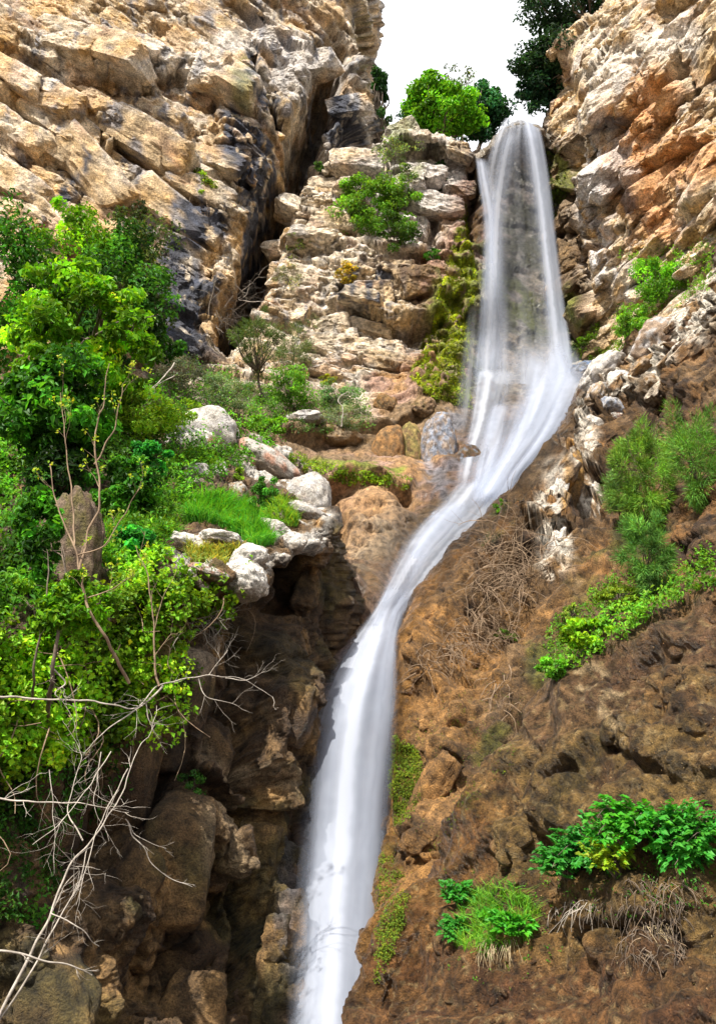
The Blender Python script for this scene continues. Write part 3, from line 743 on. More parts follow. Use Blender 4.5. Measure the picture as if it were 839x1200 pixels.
def detailD(P, U, V):
    hi = blob(U, V, [(839, 340), (780, 400), (730, 450), (680, 520), (655, 590), (640, 660)], 42, 0.8)
    b, _ = blocks(P, rotm((0, 1, 0), 55), (0.42, 0.36, 0.25), 38, tilt=1.2, crack=0.35)
    b2, _ = blocks(P, rotm((0, 1, 0), 40), (0.18, 0.15, 0.12), 39, tilt=1.2, crack=0.4)
    dist, _, _ = polydist(U, V, D_EDGE)
    e = (0.35 + 0.65 * sstep(4, 22, dist)) * (1 - 0.45 * sstep(640, 760, V))
    return e * ((0.05 + 0.12 * hi) * b + (0.02 + 0.03 * hi) * b2 + 0.09 * fbm(P * 2.6, 5, 35) + 0.06 * (billow(P * 2.2, 4, 36) - 0.6)) + 0.02 * fbm(P * 11, 3, 37)
def colourD(P, U, V, d, N):
    n1 = fbm(P * 0.5, 4, 201); n2 = fbm(P * 1.3, 4, 205); n3 = fbm(P * np.array([2.2, 2.2, 0.6]), 3, 209)
    wu = U + 18 * fbm(P * 1.1, 4, 60); wv = V + 18 * fbm(P * 1.1 + 30, 4, 61)
    c = np.tile(BROWN * 1.15, (len(P), 1))
    c = mixc(c, ORANGE * 0.95, sstep(0.0, 0.45, n1 + 0.05)); c = mixc(c, DKBROWN * 1.4, sstep(0.0, 0.45, n2))
    c = mixc(c, np.array([0.40, 0.27, 0.16]), sstep(0.15, 0.5, n3) * 0.5)
    c = mixc(c, ORANGE * 1.3, blob(wu, wv, [(500, 690), (480, 750), (470, 800)], 20) * 0.8)
    c = mixc(c, np.array([0.38, 0.22, 0.10]), blob(wu, wv, [(500, 840), (520, 880), (500, 950)], 26) * 0.6)
    wh = np.maximum.reduce([blob(wu, wv, [(839, 340), (780, 395), (740, 440), (700, 450)], 34), blob(wu, wv, [(688, 500), (690, 530)], 18),
                            blob(wu, wv, [(658, 550), (650, 600), (648, 650), (655, 670)], 24), blob(wu, wv, [(690, 560), (684, 590)], 10)])
    c = mixc(c, WHITE * 0.95, wh * sstep(-0.12, 0.12, fbm(P * 2.4, 3, 220) + 0.12) * 0.9)
    c = mixc(c, np.array([0.34, 0.25, 0.17]), blob(wu, wv, [(690, 470), (650, 520), (620, 570)], 14) * 0.6)
    c = mixc(c, np.array([0.40, 0.22, 0.05]), blob(wu, wv, [(672, 540), (668, 590)], 9) * 0.8)
    ms = np.maximum.reduce([blob(wu, wv, [(468, 880), (480, 930), (470, 960)], 15), blob(wu, wv, [(455, 1000), (450, 1080), (460, 1030)], 14),
                            0.8 * blob(wu, wv, [(600, 590), (560, 640)], 8), 0.7 * blob(wu, wv, [(560, 880), (600, 850)], 12),
                            0.8 * blob(wu, wv, [(460, 1100), (450, 1150)], 14), 0.8 * blob(wu, wv, [(700, 700), (760, 640), (720, 750), (650, 780)], 36)])
    c = mixc(c, MOSS * 0.9, ms * sstep(-0.2, 0.15, n2 + 0.05) * 0.92)
    dist, _, _ = polydist(U, V, [(688, 445), (648, 512), (600, 572), (545, 628), (493, 682), (462, 745), (460, 840), (453, 930), (445, 1030), (437, 1140), (430, 1270)])
    wet = 1 - sstep(14, 40, dist)
    c = c * (1 - 0.4 * wet)[:, None]
    lo = sstep(640, 740, V)
    c = mixc(c, np.array([0.42, 0.23, 0.075]), lo * sstep(-0.25, 0.25, n1 + 0.1) * 0.6)
    c = c * np.array([1.0, 0.93, 0.8]) * (0.50 + 0.1 * lo + 0.3 * fbm(P * 4, 3, 230))[:, None] + 0.5 * c * wh[:, None]
    return c, wet
rock_patch('rock_spur', D, 1.6, shapeD, detailD, colourD, M_TRAV)
def inD(u, v):
    d_, _, _ = polydist(u, v, [(850, 340), (790, 400), (740, 455), (690, 520), (665, 590), (645, 650)])
    return d_ < 30
chunks('rock_spur', 90, 0.3, 0.95, rotm((0, 1, 0), -42), 4, 531, inD, flat=(1.4, 0.7, 0.6), sink=0.55, dmin=-9)
inD2 = lambda u, v: (polydist(u, v, D_EDGE)[0] > 14) & (v > 560) & (u < 800) & (v < 1180)
chunks('rock_spur', 130, 0.15, 0.7, rotm((0, 1, 0), -50), 4, 533, inD2, flat=(1.2, 0.7, 0.6), sink=0.8, jit=20, dmin=-9, rough=0.7, round_=0.2)
chunks('rock_spur', 160, 0.06, 0.2, rotm((0, 1, 0), -38), 2, 532, inD, sink=0.3, jit=30, dmin=-9)

# ------------------------------------------------------------------ NEAR ROCK, LOWER RIGHT
E = [
    [(1300, 650, 9), (1280, 620, 6.0), (1320, 720, 5.4), (1370, 840, 4.9), (1420, 1000, 4.6), (1470, 1240, 4.2)],
    [(940, 672, 9.5), (920, 640, 6.6), (950, 720, 5.9), (980, 840, 5.4), (1010, 1000, 5.0), (1040, 1220, 4.6)],
    [(865, 716, 10), (845, 690, 7.0), (870, 760, 6.2), (890, 880, 5.7), (910, 1030, 5.2), (930, 1260, 4.7)],
    [(800, 746, 10.5), (780, 722, 7.3), (800, 790, 6.5), (815, 900, 5.9), (825, 1040, 5.4), (840, 1290, 4.8)],
    [(755, 772, 11), (735, 748, 7.6), (745, 820, 6.8), (755, 930, 6.1), (760, 1070, 5.6), (765, 1310, 4.9)],
    [(710, 800, 11), (690, 777, 7.9), (695, 850, 7.0), (700, 960, 6.4), (700, 1090, 5.8), (700, 1320, 5.1)],
    [(660, 848, 11), (640, 825, 8.0), (645, 890, 7.2), (650, 990, 6.6), (650, 1110, 6.0), (650, 1330, 5.3)],
    [(620, 895, 11), (600, 875, 8.1), (606, 935, 7.4), (610, 1020, 6.8), (605, 1130, 6.2), (600, 1335, 5.5)],
    [(577, 968, 11), (557, 950, 8.2), (566, 1000, 7.5), (570, 1070, 7.0), (565, 1160, 6.4), (555, 1340, 5.7)],
    [(536, 1030, 11), (516, 1015, 8.2), (526, 1060, 7.6), (530, 1115, 7.1), (525, 1190, 6.6), (515, 1345, 5.9)],
    [(500, 1088, 11), (481, 1072, 8.2), (490, 1110, 7.7), (495, 1155, 7.3), (490, 1220, 6.8), (480, 1350, 6.1)],
    [(468, 1142, 11), (450, 1130, 8.2), (458, 1160, 7.8), (462, 1200, 7.5), (460, 1250, 7.0), (450, 1355, 6.4)],
    [(440, 1222, 11), (425, 1210, 8.0), (430, 1235, 7.7), (432, 1260, 7.5), (430, 1300, 7.1), (425, 1370, 6.6)]]
def shapeE(P, U, V):
    U = U + fbm(P * 1.8, 3, 3) * 10; V = V + fbm(P * 1.8 + 40, 3, 9) * 10
    d = 0.22 * fbm(P * 0.7, 3, 24)
    d -= 0.16 * (np.abs(fbm(P * 1.25, 3, 51)) * 2 - 0.5)
    d -= 0.10 * groove(U, V, [(640, 1000), (620, 960), (650, 920), (690, 900)], 10)
    d -= 0.30 * blob(U, V, [(602, 950), (590, 965)], 12, 0.9)
    d -= 0.20 * blob(U, V, [(660, 905), (650, 920)], 10, 0.9)
    d += 0.12 * blob(U, V, [(680, 935), (700, 950)], 18, 0.9)
    d += 0.10 * blob(U, V, [(740, 860), (760, 880)], 30, 0.9)
    d -= 0.12 * groove(U, V, [(700, 860), (760, 900), (800, 930)], 8)
    d += ledge(U, V, [(640, 1062), (690, 1066), (740, 1068), (800, 1075)], 16, 30, 0.08, 0.16)
    d += ledge(U, V, [(520, 1040), (560, 1036), (600, 1046)], 12, 14, 0.04, 0.08)
    return d
def detailE(P, U, V):
    q = P + 0.12 * np.stack([fbm(P * 3, 2, 70), fbm(P * 3, 2, 71), fbm(P * 3, 2, 72)], 1)
    F1, F2, ID, _ = worley(q / 0.30, 52)
    g1, g2, ID2, _ = worley(q / 0.12, 53)
    k = sstep(-0.15, 0.35, fbm(P * 0.9, 3, 75) + 0.12)
    e1, e2, ID3, _ = worley(q / 0.05, 56)
    lump = 0.085 * (1 - F1 * F1 * 1.6) * (0.15 + k) + 0.044 * (1 - g1 * g1 * 1.6) * (0.1 + k) + 0.012 * (1 - e1 * e1 * 1.6) * (0.15 + k)
    smooth_zone = blob(U, V, [(790, 750), (700, 800), (640, 850), (600, 900), (560, 965), (510, 1045), (470, 1120)], 48, 0.9)
    return (lump + 0.022 * ridged(P * 5, 4, 54)) * (1 - 0.75 * smooth_zone) + 0.05 * fbm(P * 2.4, 4, 57) + 0.012 * fbm(P * 26, 3, 58)
def colourE(P, U, V, d, N):
    n1 = fbm(P * 0.9, 4, 301); n2 = fbm(P * 2.6, 4, 305); n3 = fbm(P * 7, 3, 309)
    wu = U + 22 * fbm(P * 1.6, 4, 60); wv = V + 22 * fbm(P * 1.6 + 30, 4, 61)
    c = np.tile(np.array([0.25, 0.165, 0.065]), (len(P), 1))
    c = mixc(c, np.array([0.34, 0.20, 0.085]), sstep(-0.05, 0.4, n1)); c = mixc(c, np.array([0.13, 0.072, 0.035]), sstep(0.0, 0.4, n2) * 0.9)
    up = blob(wu, wv, [(780, 760), (700, 800), (640, 850), (839, 740)], 45)
    c = mixc(c, np.array([0.20, 0.12, 0.085]), up * 0.7)
    c = mixc(c, np.array([0.27, 0.135, 0.06]), blob(wu, wv, [(560, 980), (510, 1060), (470, 1120), (540, 1090)], 34) * 0.7)
    c = mixc(c, np.array([0.45, 0.36, 0.26]), blob(wu, wv, [(720, 870), (690, 800), (750, 850)], 18) * sstep(0.05, 0.3, n3) * 0.7)
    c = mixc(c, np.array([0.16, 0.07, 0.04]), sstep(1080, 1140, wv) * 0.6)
    c = mixc(c, MOSS * 0.8, blob(wu, wv, [(590, 950), (640, 1080), (690, 860)], 24) * sstep(0.1, 0.4, n2) * 0.3)
    c = mixc(c, np.array([0.42, 0.33, 0.2]), sstep(0.25, 0.5, fbm(P * 14, 3, 310)) * 0.5)
    c = c * np.array([1.0, 0.92, 0.72]) * (0.52 + 0.34 * n3)[:, None]
    return c, 0.65 + 0.3 * blob(U, V, [(560, 960), (500, 1050), (450, 1150)], 40, 0.9) + 0.2 * up
rock_patch('rock_shelf', E, 1.6, shapeE, detailE, colourE, M_NEAR)
def inE(u, v):
    return (u < 900) & (polydist(u, v, [(780, 735), (690, 790), (640, 840), (600, 890), (557, 965), (516, 1030), (481, 1090), (450, 1150)])[0] > 26) & (v < 1230) & (fbm(np.stack([u / 70, v / 70, u * 0], 1), 3, 88) > -0.12)
chunks('rock_shelf', 360, 0.04, 0.16, rotm((0, 1, 0), -30), 3, 541, inE, flat=(1, 0.8, 0.8), sink=0.5, jit=40, round_=0.6, rough=0.35, dmin=-9)
chunks('rock_shelf', 350, 0.015, 0.05, rotm((0, 1, 0), -30), 2, 542, inE, flat=(1, 0.8, 0.8), sink=0.4, jit=40, round_=0.5, rough=0.2, dmin=-9)

# ------------------------------------------------------------------ LEFT BUTTRESS: TERRACE AND SHADED WALL
Frows = [
    zipr([-170, -20, 80, 160, 230, 290, 335, 360, 372], [430, 430, 435, 445, 468, 500, 530, 548, 575], [16, 17, 18, 19, 20, 19.5, 19, 19, 22]),
    zipr([-170, -20, 80, 160, 230, 290, 340, 373, 385], [520, 520, 520, 520, 512, 528, 556, 583, 606], [11.5, 12.2, 13.2, 14.3, 15.3, 15.8, 15.9, 16.2, 20]),
    zipr([-170, -20, 80, 160, 230, 290, 340, 384, 395], [600, 600, 598, 595, 590, 590, 592, 610, 634], [9.5, 10, 10.6, 11.4, 12.2, 13, 13.8, 14.6, 19]),
    zipr([-170, -20, 80, 160, 230, 295, 345, 390, 402], [700, 690, 680, 668, 664, 666, 646, 640, 662], [7.5, 8, 8.7, 9.5, 10.1, 10.6, 11.9, 13.7, 18]),
    zipr([-170, -20, 80, 160, 230, 300, 352, 396, 408], [800, 790, 780, 760, 730, 705, 690, 690, 712], [7.4, 7.9, 8.7, 9.7, 10.5, 11.3, 12.7, 14.0, 18]),
    zipr([-170, -20, 80, 160, 232, 292, 345, 392, 404], [900, 890, 880, 865, 840, 815, 795, 775, 785], [7.5, 8.0, 8.9, 9.9, 10.7, 11.4, 12.4, 13.6, 17]),
    zipr([-170, -20, 80, 160, 228, 282, 325, 364, 382], [980, 980, 970, 960, 940, 925, 910, 880, 892], [7.4, 7.9, 8.8, 9.7, 10.3, 10.8, 11.6, 12.8, 16]),
    zipr([-170, -20, 75, 150, 215, 270, 310, 345, 365], [1080, 1080, 1075, 1065, 1050, 1040, 1030, 1010, 1015], [7.3, 7.8, 8.7, 9.7, 10.3, 10.7, 11.2, 11.9, 15]),
    zipr([-170, -20, 70, 140, 200, 255, 300, 335, 355], [1180, 1180, 1178, 1175, 1170, 1165, 1160, 1150, 1155], [7.2, 7.6, 8.3, 9.2, 9.7, 10.0, 10.4, 11.0, 14]),
    zipr([-170, -20, 65, 130, 190, 245, 290, 325, 345], [1340, 1340, 1340, 1340, 1340, 1340, 1340, 1340, 1340], [7.0, 7.3, 7.8, 8.5, 8.9, 9.2, 9.6, 10.2, 13])]
Frows = [[(-560, row[0][1], row[0][2] - 1.2)] + row for row in Frows]
def shapeF(P, U, V):
    U0, V0 = U, V
    U = U + fbm(P * 1.1, 3, 3) * 8; V = V + fbm(P * 1.1 + 40, 3, 9) * 8
    face = sstep(660, 720, V + 0.35 * np.maximum(U - 300, 0))
    d = 0.30 * fbm(P * 0.6, 3, 26)
    b, _ = blocks(P, rotm((0, 1, 0), 20), (1.0, 0.9, 0.6), 55, tilt=1.1, crack=0.3); d += 0.16 * b * (1 - face * 0.6)
    # hanging drapery folds on the shaded wall
    d += face * 0.42 * (billow(P * np.array([1.5, 0.9, 0.35]), 3, 57) - 0.7)
    d -= 0.9 * groove(U, V, [(345, 655), (352, 690), (350, 720)], 16)
    d -= 0.6 * groove(U, V, [(306, 680), (300, 740), (285, 800), (262, 860)], 14)
    d -= 0.5 * groove(U, V, [(285, 830), (292, 880), (290, 940)], 8)
    d += 0.45 * groove(U, V, [(312, 730), (318, 790), (305, 860), (300, 920)], 16)
    d += 0.4 * groove(U, V, [(350, 730), (345, 790), (335, 850)], 16)
    d += ledge(U, V, [(225, 905), (262, 925), (280, 948)], 26, 12, 0.35, 0.5)
    d += ledge(U, V, [(262, 948), (310, 952), (340, 940)], 26, 8, 0.3, 0.3)
    d += 0.6 * blob(U, V, [(250, 970), (262, 1000)], 34, 0.9)
    d += ledge(U, V, [(190, 1035), (235, 1040), (275, 1030)], 20, 26, 0.2, 0.7)
    d += ledge(U, V, [(150, 1120), (200, 1108), (260, 1110)], 16, 16, 0.2, 0.5)
    d -= 0.8 * groove(U, V, [(290, 950), (288, 1040), (284, 1200)], 9)
    d -= 0.9 * blob(U, V, [(180, 900), (150, 960), (120, 1000)], 40, 0.9)
    d += ledge(U, V, [(195, 672), (240, 686), (290, 700), (312, 668), (345, 648), (388, 640)], 14, 30, 0.12, 0.45)
    return d
def detailF(P, U, V):
    b, _ = blocks(P, rotm((0, 1, 0), 20), (0.4, 0.36, 0.28), 58, tilt=1.2, crack=0.35)
    face = sstep(660, 720, V)
    b2, _ = blocks(P, rotm((0, 1, 0), 20), (0.16, 0.14, 0.12), 61, tilt=1.2, crack=0.35)
    return 0.09 * b * (1 - 0.5 * face) + 0.035 * b2 + 0.11 * fbm(P * np.array([2.4, 2.4, 1.2]), 4, 59) + 0.04 * (billow(P * np.array([2.2, 2.2, 1.5]), 3, 62) - 0.7) + 0.02 * fbm(P * 12, 3, 60)
def colourF(P, U, V, d, N):
    n1 = fbm(P * 0.7, 4, 401); n2 = fbm(P * 1.8, 4, 405); n3 = fbm(P * np.array([2.0, 2.0, 1.0]), 4, 409)
    wu = U + 16 * fbm(P * 1.2, 4, 60); wv = V + 16 * fbm(P * 1.2 + 30, 4, 61)
    c = np.tile(BROWN * 1.05, (len(P), 1))
    c = mixc(c, np.array([0.36, 0.21, 0.08]), sstep(0.0, 0.4, n3)); c = mixc(c, DKBROWN, sstep(-0.05, 0.35, n2) * 0.85)
    c = mixc(c, MOSS * 0.55, sstep(0.1, 0.4, n1) * 0.4)
    top = sstep(0.25, 0.6, N[:, 2] + 0.2 * n2) * sstep(720, 660, V)
    c = mixc(c, SOIL * 1.3, top * 0.8)
    wh = np.maximum.reduce([blob(wu, wv, [(205, 655), (250, 665), (300, 655)], 22), blob(wu, wv, [(295, 670), (300, 700)], 16), blob(wu, wv, [(320, 640), (372, 625), (378, 600), (340, 560), (300, 535)], 24),
                            blob(wu, wv, [(250, 510), (230, 560)], 18)])
    c = mixc(c, WHITE * 0.9, wh * sstep(-0.2, 0.1, n2 + 0.1) * 0.85)
    c = mixc(c, np.array([0.46, 0.33, 0.19]), np.maximum(blob(wu, wv, [(255, 960), (262, 1005)], 26), blob(wu, wv, [(235, 880), (265, 900), (320, 920)], 12)) * 0.6)
    c = mixc(c, np.array([0.42, 0.34, 0.26]), blob(wu, wv, [(225, 770), (235, 790), (248, 740)], 18) * 0.7)
    c = mixc(c, DKBROWN * 0.7, blob(wu, wv, [(355, 680), (330, 720), (300, 800), (230, 850), (180, 950)], 26) * 0.55)
    c = mixc(c, BLUEGREY * 0.9, blob(wu, wv, [(335, 980), (335, 1140)], 12) * 0.4)
    c = c * (0.70 + 0.34 * fbm(P * 4, 3, 430))[:, None] + 0.35 * c * wh[:, None]
    return c, 0.25 + 0.5 * sstep(320, 390, U)
rock_patch('rock_terrace', Frows, 1.6, shapeF, detailF, colourF, M_TRAV)
def inF(u, v):
    return polydist(u, v, [(200, 660), (250, 668), (300, 668), (330, 640), (372, 630), (378, 600), (340, 560), (295, 535), (250, 530), (215, 560)])[0] < 15
chunks('rock_terrace', 190, 0.10, 0.42, rotm((0, 1, 0), 15), 4, 551, inF, flat=(1, 0.8, 0.7), sink=0.3, jit=25, dmin=-9, rough=0.6, round_=0.25)
def inF2(u, v):
    return (u > 60) & (u < 385) & (v > 690) & (v < 1240) & (polydist(u, v, [(290, 950), (288, 1040), (284, 1200)])[0] > 14)
chunks('rock_terrace', 60, 0.2, 0.8, rotm((0, 1, 0), 10), 4, 552, inF2, flat=(0.9, 0.6, 1.5), sink=1.0, jit=18, dmin=-9, rough=0.8, round_=0.3)

BVH = BVHTree.FromPolygons(np.concatenate(BV).tolist(), np.concatenate(BF).tolist())
_cam = Vector(CAM)
def hit(px, py):
    d = Vector(ray(px, py)).normalized()
    loc, n, i, dist = BVH.ray_cast(_cam, d)
    if loc is None: return None
    if n.dot(d) > 0: n = -n
    return np.array(loc), np.array(n), dist


# ------------------------------------------------------------------ PLANT AND STONE BUILDERS
def rvec(n): return unit(RNG.normal(size=(n, 3)))

def leaf_arrays(C, N, size, aspect=0.5, fold=0.18, droop=0.3, T=None):
    """one kite-shaped leaf per centre: a folded quad"""
    n = len(C)
    if T is None:
        T = rvec(n); T = T - N * (T * N).sum(1, keepdims=True)
        T[:, 2] -= droop
    T = unit(T); S = unit(np.cross(N, T)); N2 = np.cross(T, S)
    L = (size * RNG.uniform(0.65, 1.25, n))[:, None]
    a = C - T * L * 0.5; b = C + T * L * 0.5 - N2 * L * 0.1
    m = C - T * L * 0.05
    l = m - S * L * aspect * 0.5 + N2 * L * fold; r = m + S * L * aspect * 0.5 + N2 * L * fold
    V = np.stack([a, r, b, l], 1).reshape(-1, 3)
    return V, np.arange(4 * n).reshape(n, 4)

def leaf_cols(n, base, var=0.25, hue=0.2, groups=None):
    b = np.array(base)
    k = RNG.normal(0, var, n); 
    if groups is not None: k = k + groups
    c = b[None] * np.exp(k)[:, None]
    h = RNG.uniform(-hue, hue, n)
    c[:, 0] *= np.exp(h * 1.6); c[:, 2] *= np.exp(-h)
    return np.repeat(np.clip(c, 0.002, 0.8), 4, axis=0)

def tube_arrays(paths, sides=5):
    Vs, Fs, off = [], [], 0
    for pts, r0, r1 in paths:
        p = np.array(pts, float)
        if len(p) < 2: continue
        n = len(p); t = unit(np.gradient(p, axis=0))
        ref = np.array([0.3, 0.9, 0.31]); a = unit(np.cross(t, ref)); b = np.cross(t, a)
        rad = np.linspace(r0, r1, n)[:, None, None]
        th = np.linspace(0, 2 * np.pi, sides, endpoint=False)[None, :, None]
        ring = p[:, None] + rad * (np.cos(th) * a[:, None] + np.sin(th) * b[:, None])
        Vs.append(ring.reshape(-1, 3))
        i = np.arange(n * sides).reshape(n, sides)
        j = np.roll(i, -1, 1)
        Fs.append(np.stack([i[:-1].ravel(), j[:-1].ravel(), j[1:].ravel(), i[1:].ravel()], 1) + off); off += n * sides
    return np.concatenate(Vs), np.concatenate(Fs)

def curve_to(a, b, n=7, wob=0.12, sag=0.0):
    a = np.array(a, float); b = np.array(b, float); L = np.linalg.norm(b - a)
    t = np.linspace(0, 1, n)[:, None]
    p = a + (b - a) * t
    off = RNG.normal(size=(2, 3)) * L * wob
    p += off[0] * np.sin(np.pi * t) + off[1] * np.sin(2 * np.pi * t) * 0.5
    p[:, 2] -= sag * L * np.sin(np.pi * t[:, 0])
    return p

def twigs(path, r, count, length, depth=2, spread=0.9, up=0.2):
    """side twigs along a branch path, recursive"""
    out = []
    path = np.array(path)
    for k in range(count):
        i = RNG.integers(max(1, len(path) // 5), len(path))
        o = path[i]; t = unit(path[i] - path[i - 1])
        d = unit(t + rvec(1)[0] * spread + np.array([0, -0.1, up]))
        L = length * RNG.uniform(0.5, 1.2)
        q = [o]
        for s in range(6):
            d = unit(d + rvec(1)[0] * 0.28 + np.array([0, 0, up * 0.15]))
            q.append(q[-1] + d * L / 6)
        q = np.array(q)
        out.append((q, r * 0.6, r * 0.2))
        if depth > 1: out += twigs(q, r * 0.55, 3, length * 0.5, depth - 1, spread, up)
    return out

def cover(cx, cy, rw, rh, foot=0.85, lift=0.0):
    """where a plant drawn at this spot stands: foot on the rock, middle of the crown, metres per pixel"""
    h = None
    for f in (foot, 0.6, 0.3, 0.0, -0.3):
        h = hit(cx, cy + f * rh)
        if h is not None: break
    if h is None: return None
    Y = h[0][1]
    c = at(cx, cy, Y - lift)
    s = (c - CAM) @ FWD / F
    return h[0], c, s, h[1]

def crown_arrays(c, R, nclump, per, size, aspect=0.5, col=(0.06, 0.2, 0.01), var=0.25, clumpvar=0.35, droop=0.3, fill=0.45, clump=0.32,
                 upb=0.7, seed=0, needle=False, flat=1.0):
    d = rvec(nclump)
    rad = RNG.uniform(fill, 1.0, nclump) ** 0.6
    lump = 1 + 0.35 * perlin(d * 1.7 + seed * 3.1, seed) * 2
    cc = c + d * (rad * lump)[:, None] * R * (1 - clump * 0.4)
    Cs, Ns, Gs, Ts = [], [], [], []
    for k in range(nclump):
        cr = clump * R * RNG.uniform(0.6, 1.3) * np.array([1, 1, 0.75 * flat])
        v = rvec(per); rr = RNG.uniform(0.35, 1.0, per) ** 0.7
        p = cc[k] + v * rr[:, None] * cr
        Cs.append(p); Ns.append(unit(v * 0.6 + d[k] * 0.3 + np.array([0, 0, upb]) + RNG.normal(size=(per, 3)) * 0.45))
        Gs.append(np.full(per, RNG.normal(0, clumpvar)))
        if needle: Ts.append(unit(v + d[k] * 0.7 + np.array([0, 0, 0.5 * upb])))
    C = np.concatenate(Cs); N = np.concatenate(Ns)
    T = np.concatenate(Ts) if needle else None
    if needle:
        N = unit(N - T * (N * T).sum(1, keepdims=True))
    V, Fq = leaf_arrays(C, N, size, aspect, droop=droop, T=T)
    return V, Fq, leaf_cols(len(C), col, var, 0.18, np.concatenate(Gs)), cc

def plant(name, cat, label, cx, cy, rw, rh, col, nclump=26, per=90, size=0.1, aspect=0.5, group=None, part=('crown', 'trunk'),
          wood=None, mat=None, foot=0.85, lift=None, depth=0.8, needle=False, clumpvar=0.35, clump=0.32, upb=0.7, thick=0.02, fill=0.45, flat=1.0, Y=None, var=0.25, base=None):
    if Y is None:
        g = cover(cx, cy, rw, rh, foot, 0.0)
        if g is None: print('no footing for', label); return None
        ft, c, s, _ = g
        lf = 0.45 * rw * s if lift is None else lift
        c = at(cx, cy, c[1] - lf)
    else:
        c = at(cx, cy, Y); s = (c - CAM) @ FWD / F
        ft = np.array(base) if base is not None else at(cx, cy + rh, Y)
    R = np.array([rw * s, rw * s * depth, rh * s / max(0.75, math.cos(PITCH))])
    seed = abs(hash_str(label)) % 997
    V, Fq, cc_, cl = crown_arrays(c, R, nclump, per, size, aspect, col, var=var, seed=seed, clumpvar=clumpvar, needle=needle, clump=clump, upb=upb, fill=fill, flat=flat)
    root = empty(name, ft, label, cat, group)
    make_mesh(part[0], V - ft, Fq, mat or M_LEAF, cols=cc_, parent=root, smooth=False)
    paths = []
    fork = ft + (c - ft) * 0.45 + np.array([0, 0, 0.02])
    trunk = curve_to(ft - np.array([0, -0.05, 0.1]), fork, 8, 0.06)
    paths.append((trunk, thick, thick * 0.7))
    for k in cl[::max(1, len(cl) // 16)]:
        q = curve_to(fork, k, 8, 0.08); paths.append((q, thick * 0.5, thick * 0.12))
        paths += [(a, b_ * 0.8, c_) for a, b_, c_ in twigs(q, thick * 0.3, 3, 0.35 * R[0], 1)]
    TV, TF = tube_arrays(paths)
    make_mesh(part[1], TV - ft, TF, wood or M_BARK, parent=root)
    return root

def hash_str(s):
    h = 5381
    for ch in s: h = (h * 33 + ord(ch)) & 0x7fffffff
    return h

def poly_pts(poly, n):
    poly = np.array(poly, float); lo = poly.min(0); hi = poly.max(0); out = []
    while len(out) < n:
        p = RNG.uniform(lo, hi, (n * 2, 2)); ins = np.zeros(len(p), bool); j = len(poly) - 1
        for i in range(len(poly)):
            xi, yi = poly[i]; xj, yj = poly[j]
            cnd = ((yi > p[:, 1]) != (yj > p[:, 1])) & (p[:, 0] < (xj - xi) * (p[:, 1] - yi) / (yj - yi + 1e-9) + xi)
            ins ^= cnd; j = i
        out += list(p[ins])
    return np.array(out[:n])

def scatter_hits(poly, n, ymin=None, ymax=None):
    H = [hit(x, y) for x, y in poly_pts(poly, n)]
    H = [h for h in H if h is not None and (ymin is None or h[0][1] > ymin) and (ymax is None or h[0][1] < ymax)]
    return np.array([h[0] for h in H]), np.array([h[1] for h in H])

def mat_of_leaves(name, poly, n, per, size, aspect, col, thick=(0.03, 0.3), spread=0.16, label=None, cat=None, kind=None, mat=None, ymin=None, ymax=None, clumpvar=0.35, up=0.5, parent=None, origin=None, nscale=1.2):
    P, N = scatter_hits(poly, n, ymin, ymax)
    th = thick[0] + (thick[1] - thick[0]) * np.clip(0.5 + fbm(P * nscale, 3, 77), 0, 1) * RNG.uniform(0.2, 1, len(P))
    c0 = P + N * th[:, None] + np.array([0, 0, 0.3]) * th[:, None]
    C = np.repeat(c0, per, 0) + rvec(len(P) * per) * RNG.uniform(0, spread, (len(P) * per, 1))
    Nn = unit(np.repeat(N, per, 0) * 0.6 + np.array([0, -0.15, up]) + RNG.normal(size=(len(C), 3)) * 0.4)
    V, Fq = leaf_arrays(C, Nn, size, aspect)
    g = np.repeat(fbm(P * 1.6, 2, 79) * clumpvar * 2 + RNG.normal(0, 0.12, len(P)), per)
    o0 = np.zeros(3) if origin is None else np.array(origin)
    o = make_mesh(name, V - o0, Fq, mat or M_LEAF, cols=leaf_cols(len(C), col, 0.2, 0.2, g), smooth=False, parent=parent)
    tag(o, label, cat, kind=kind)
    return o

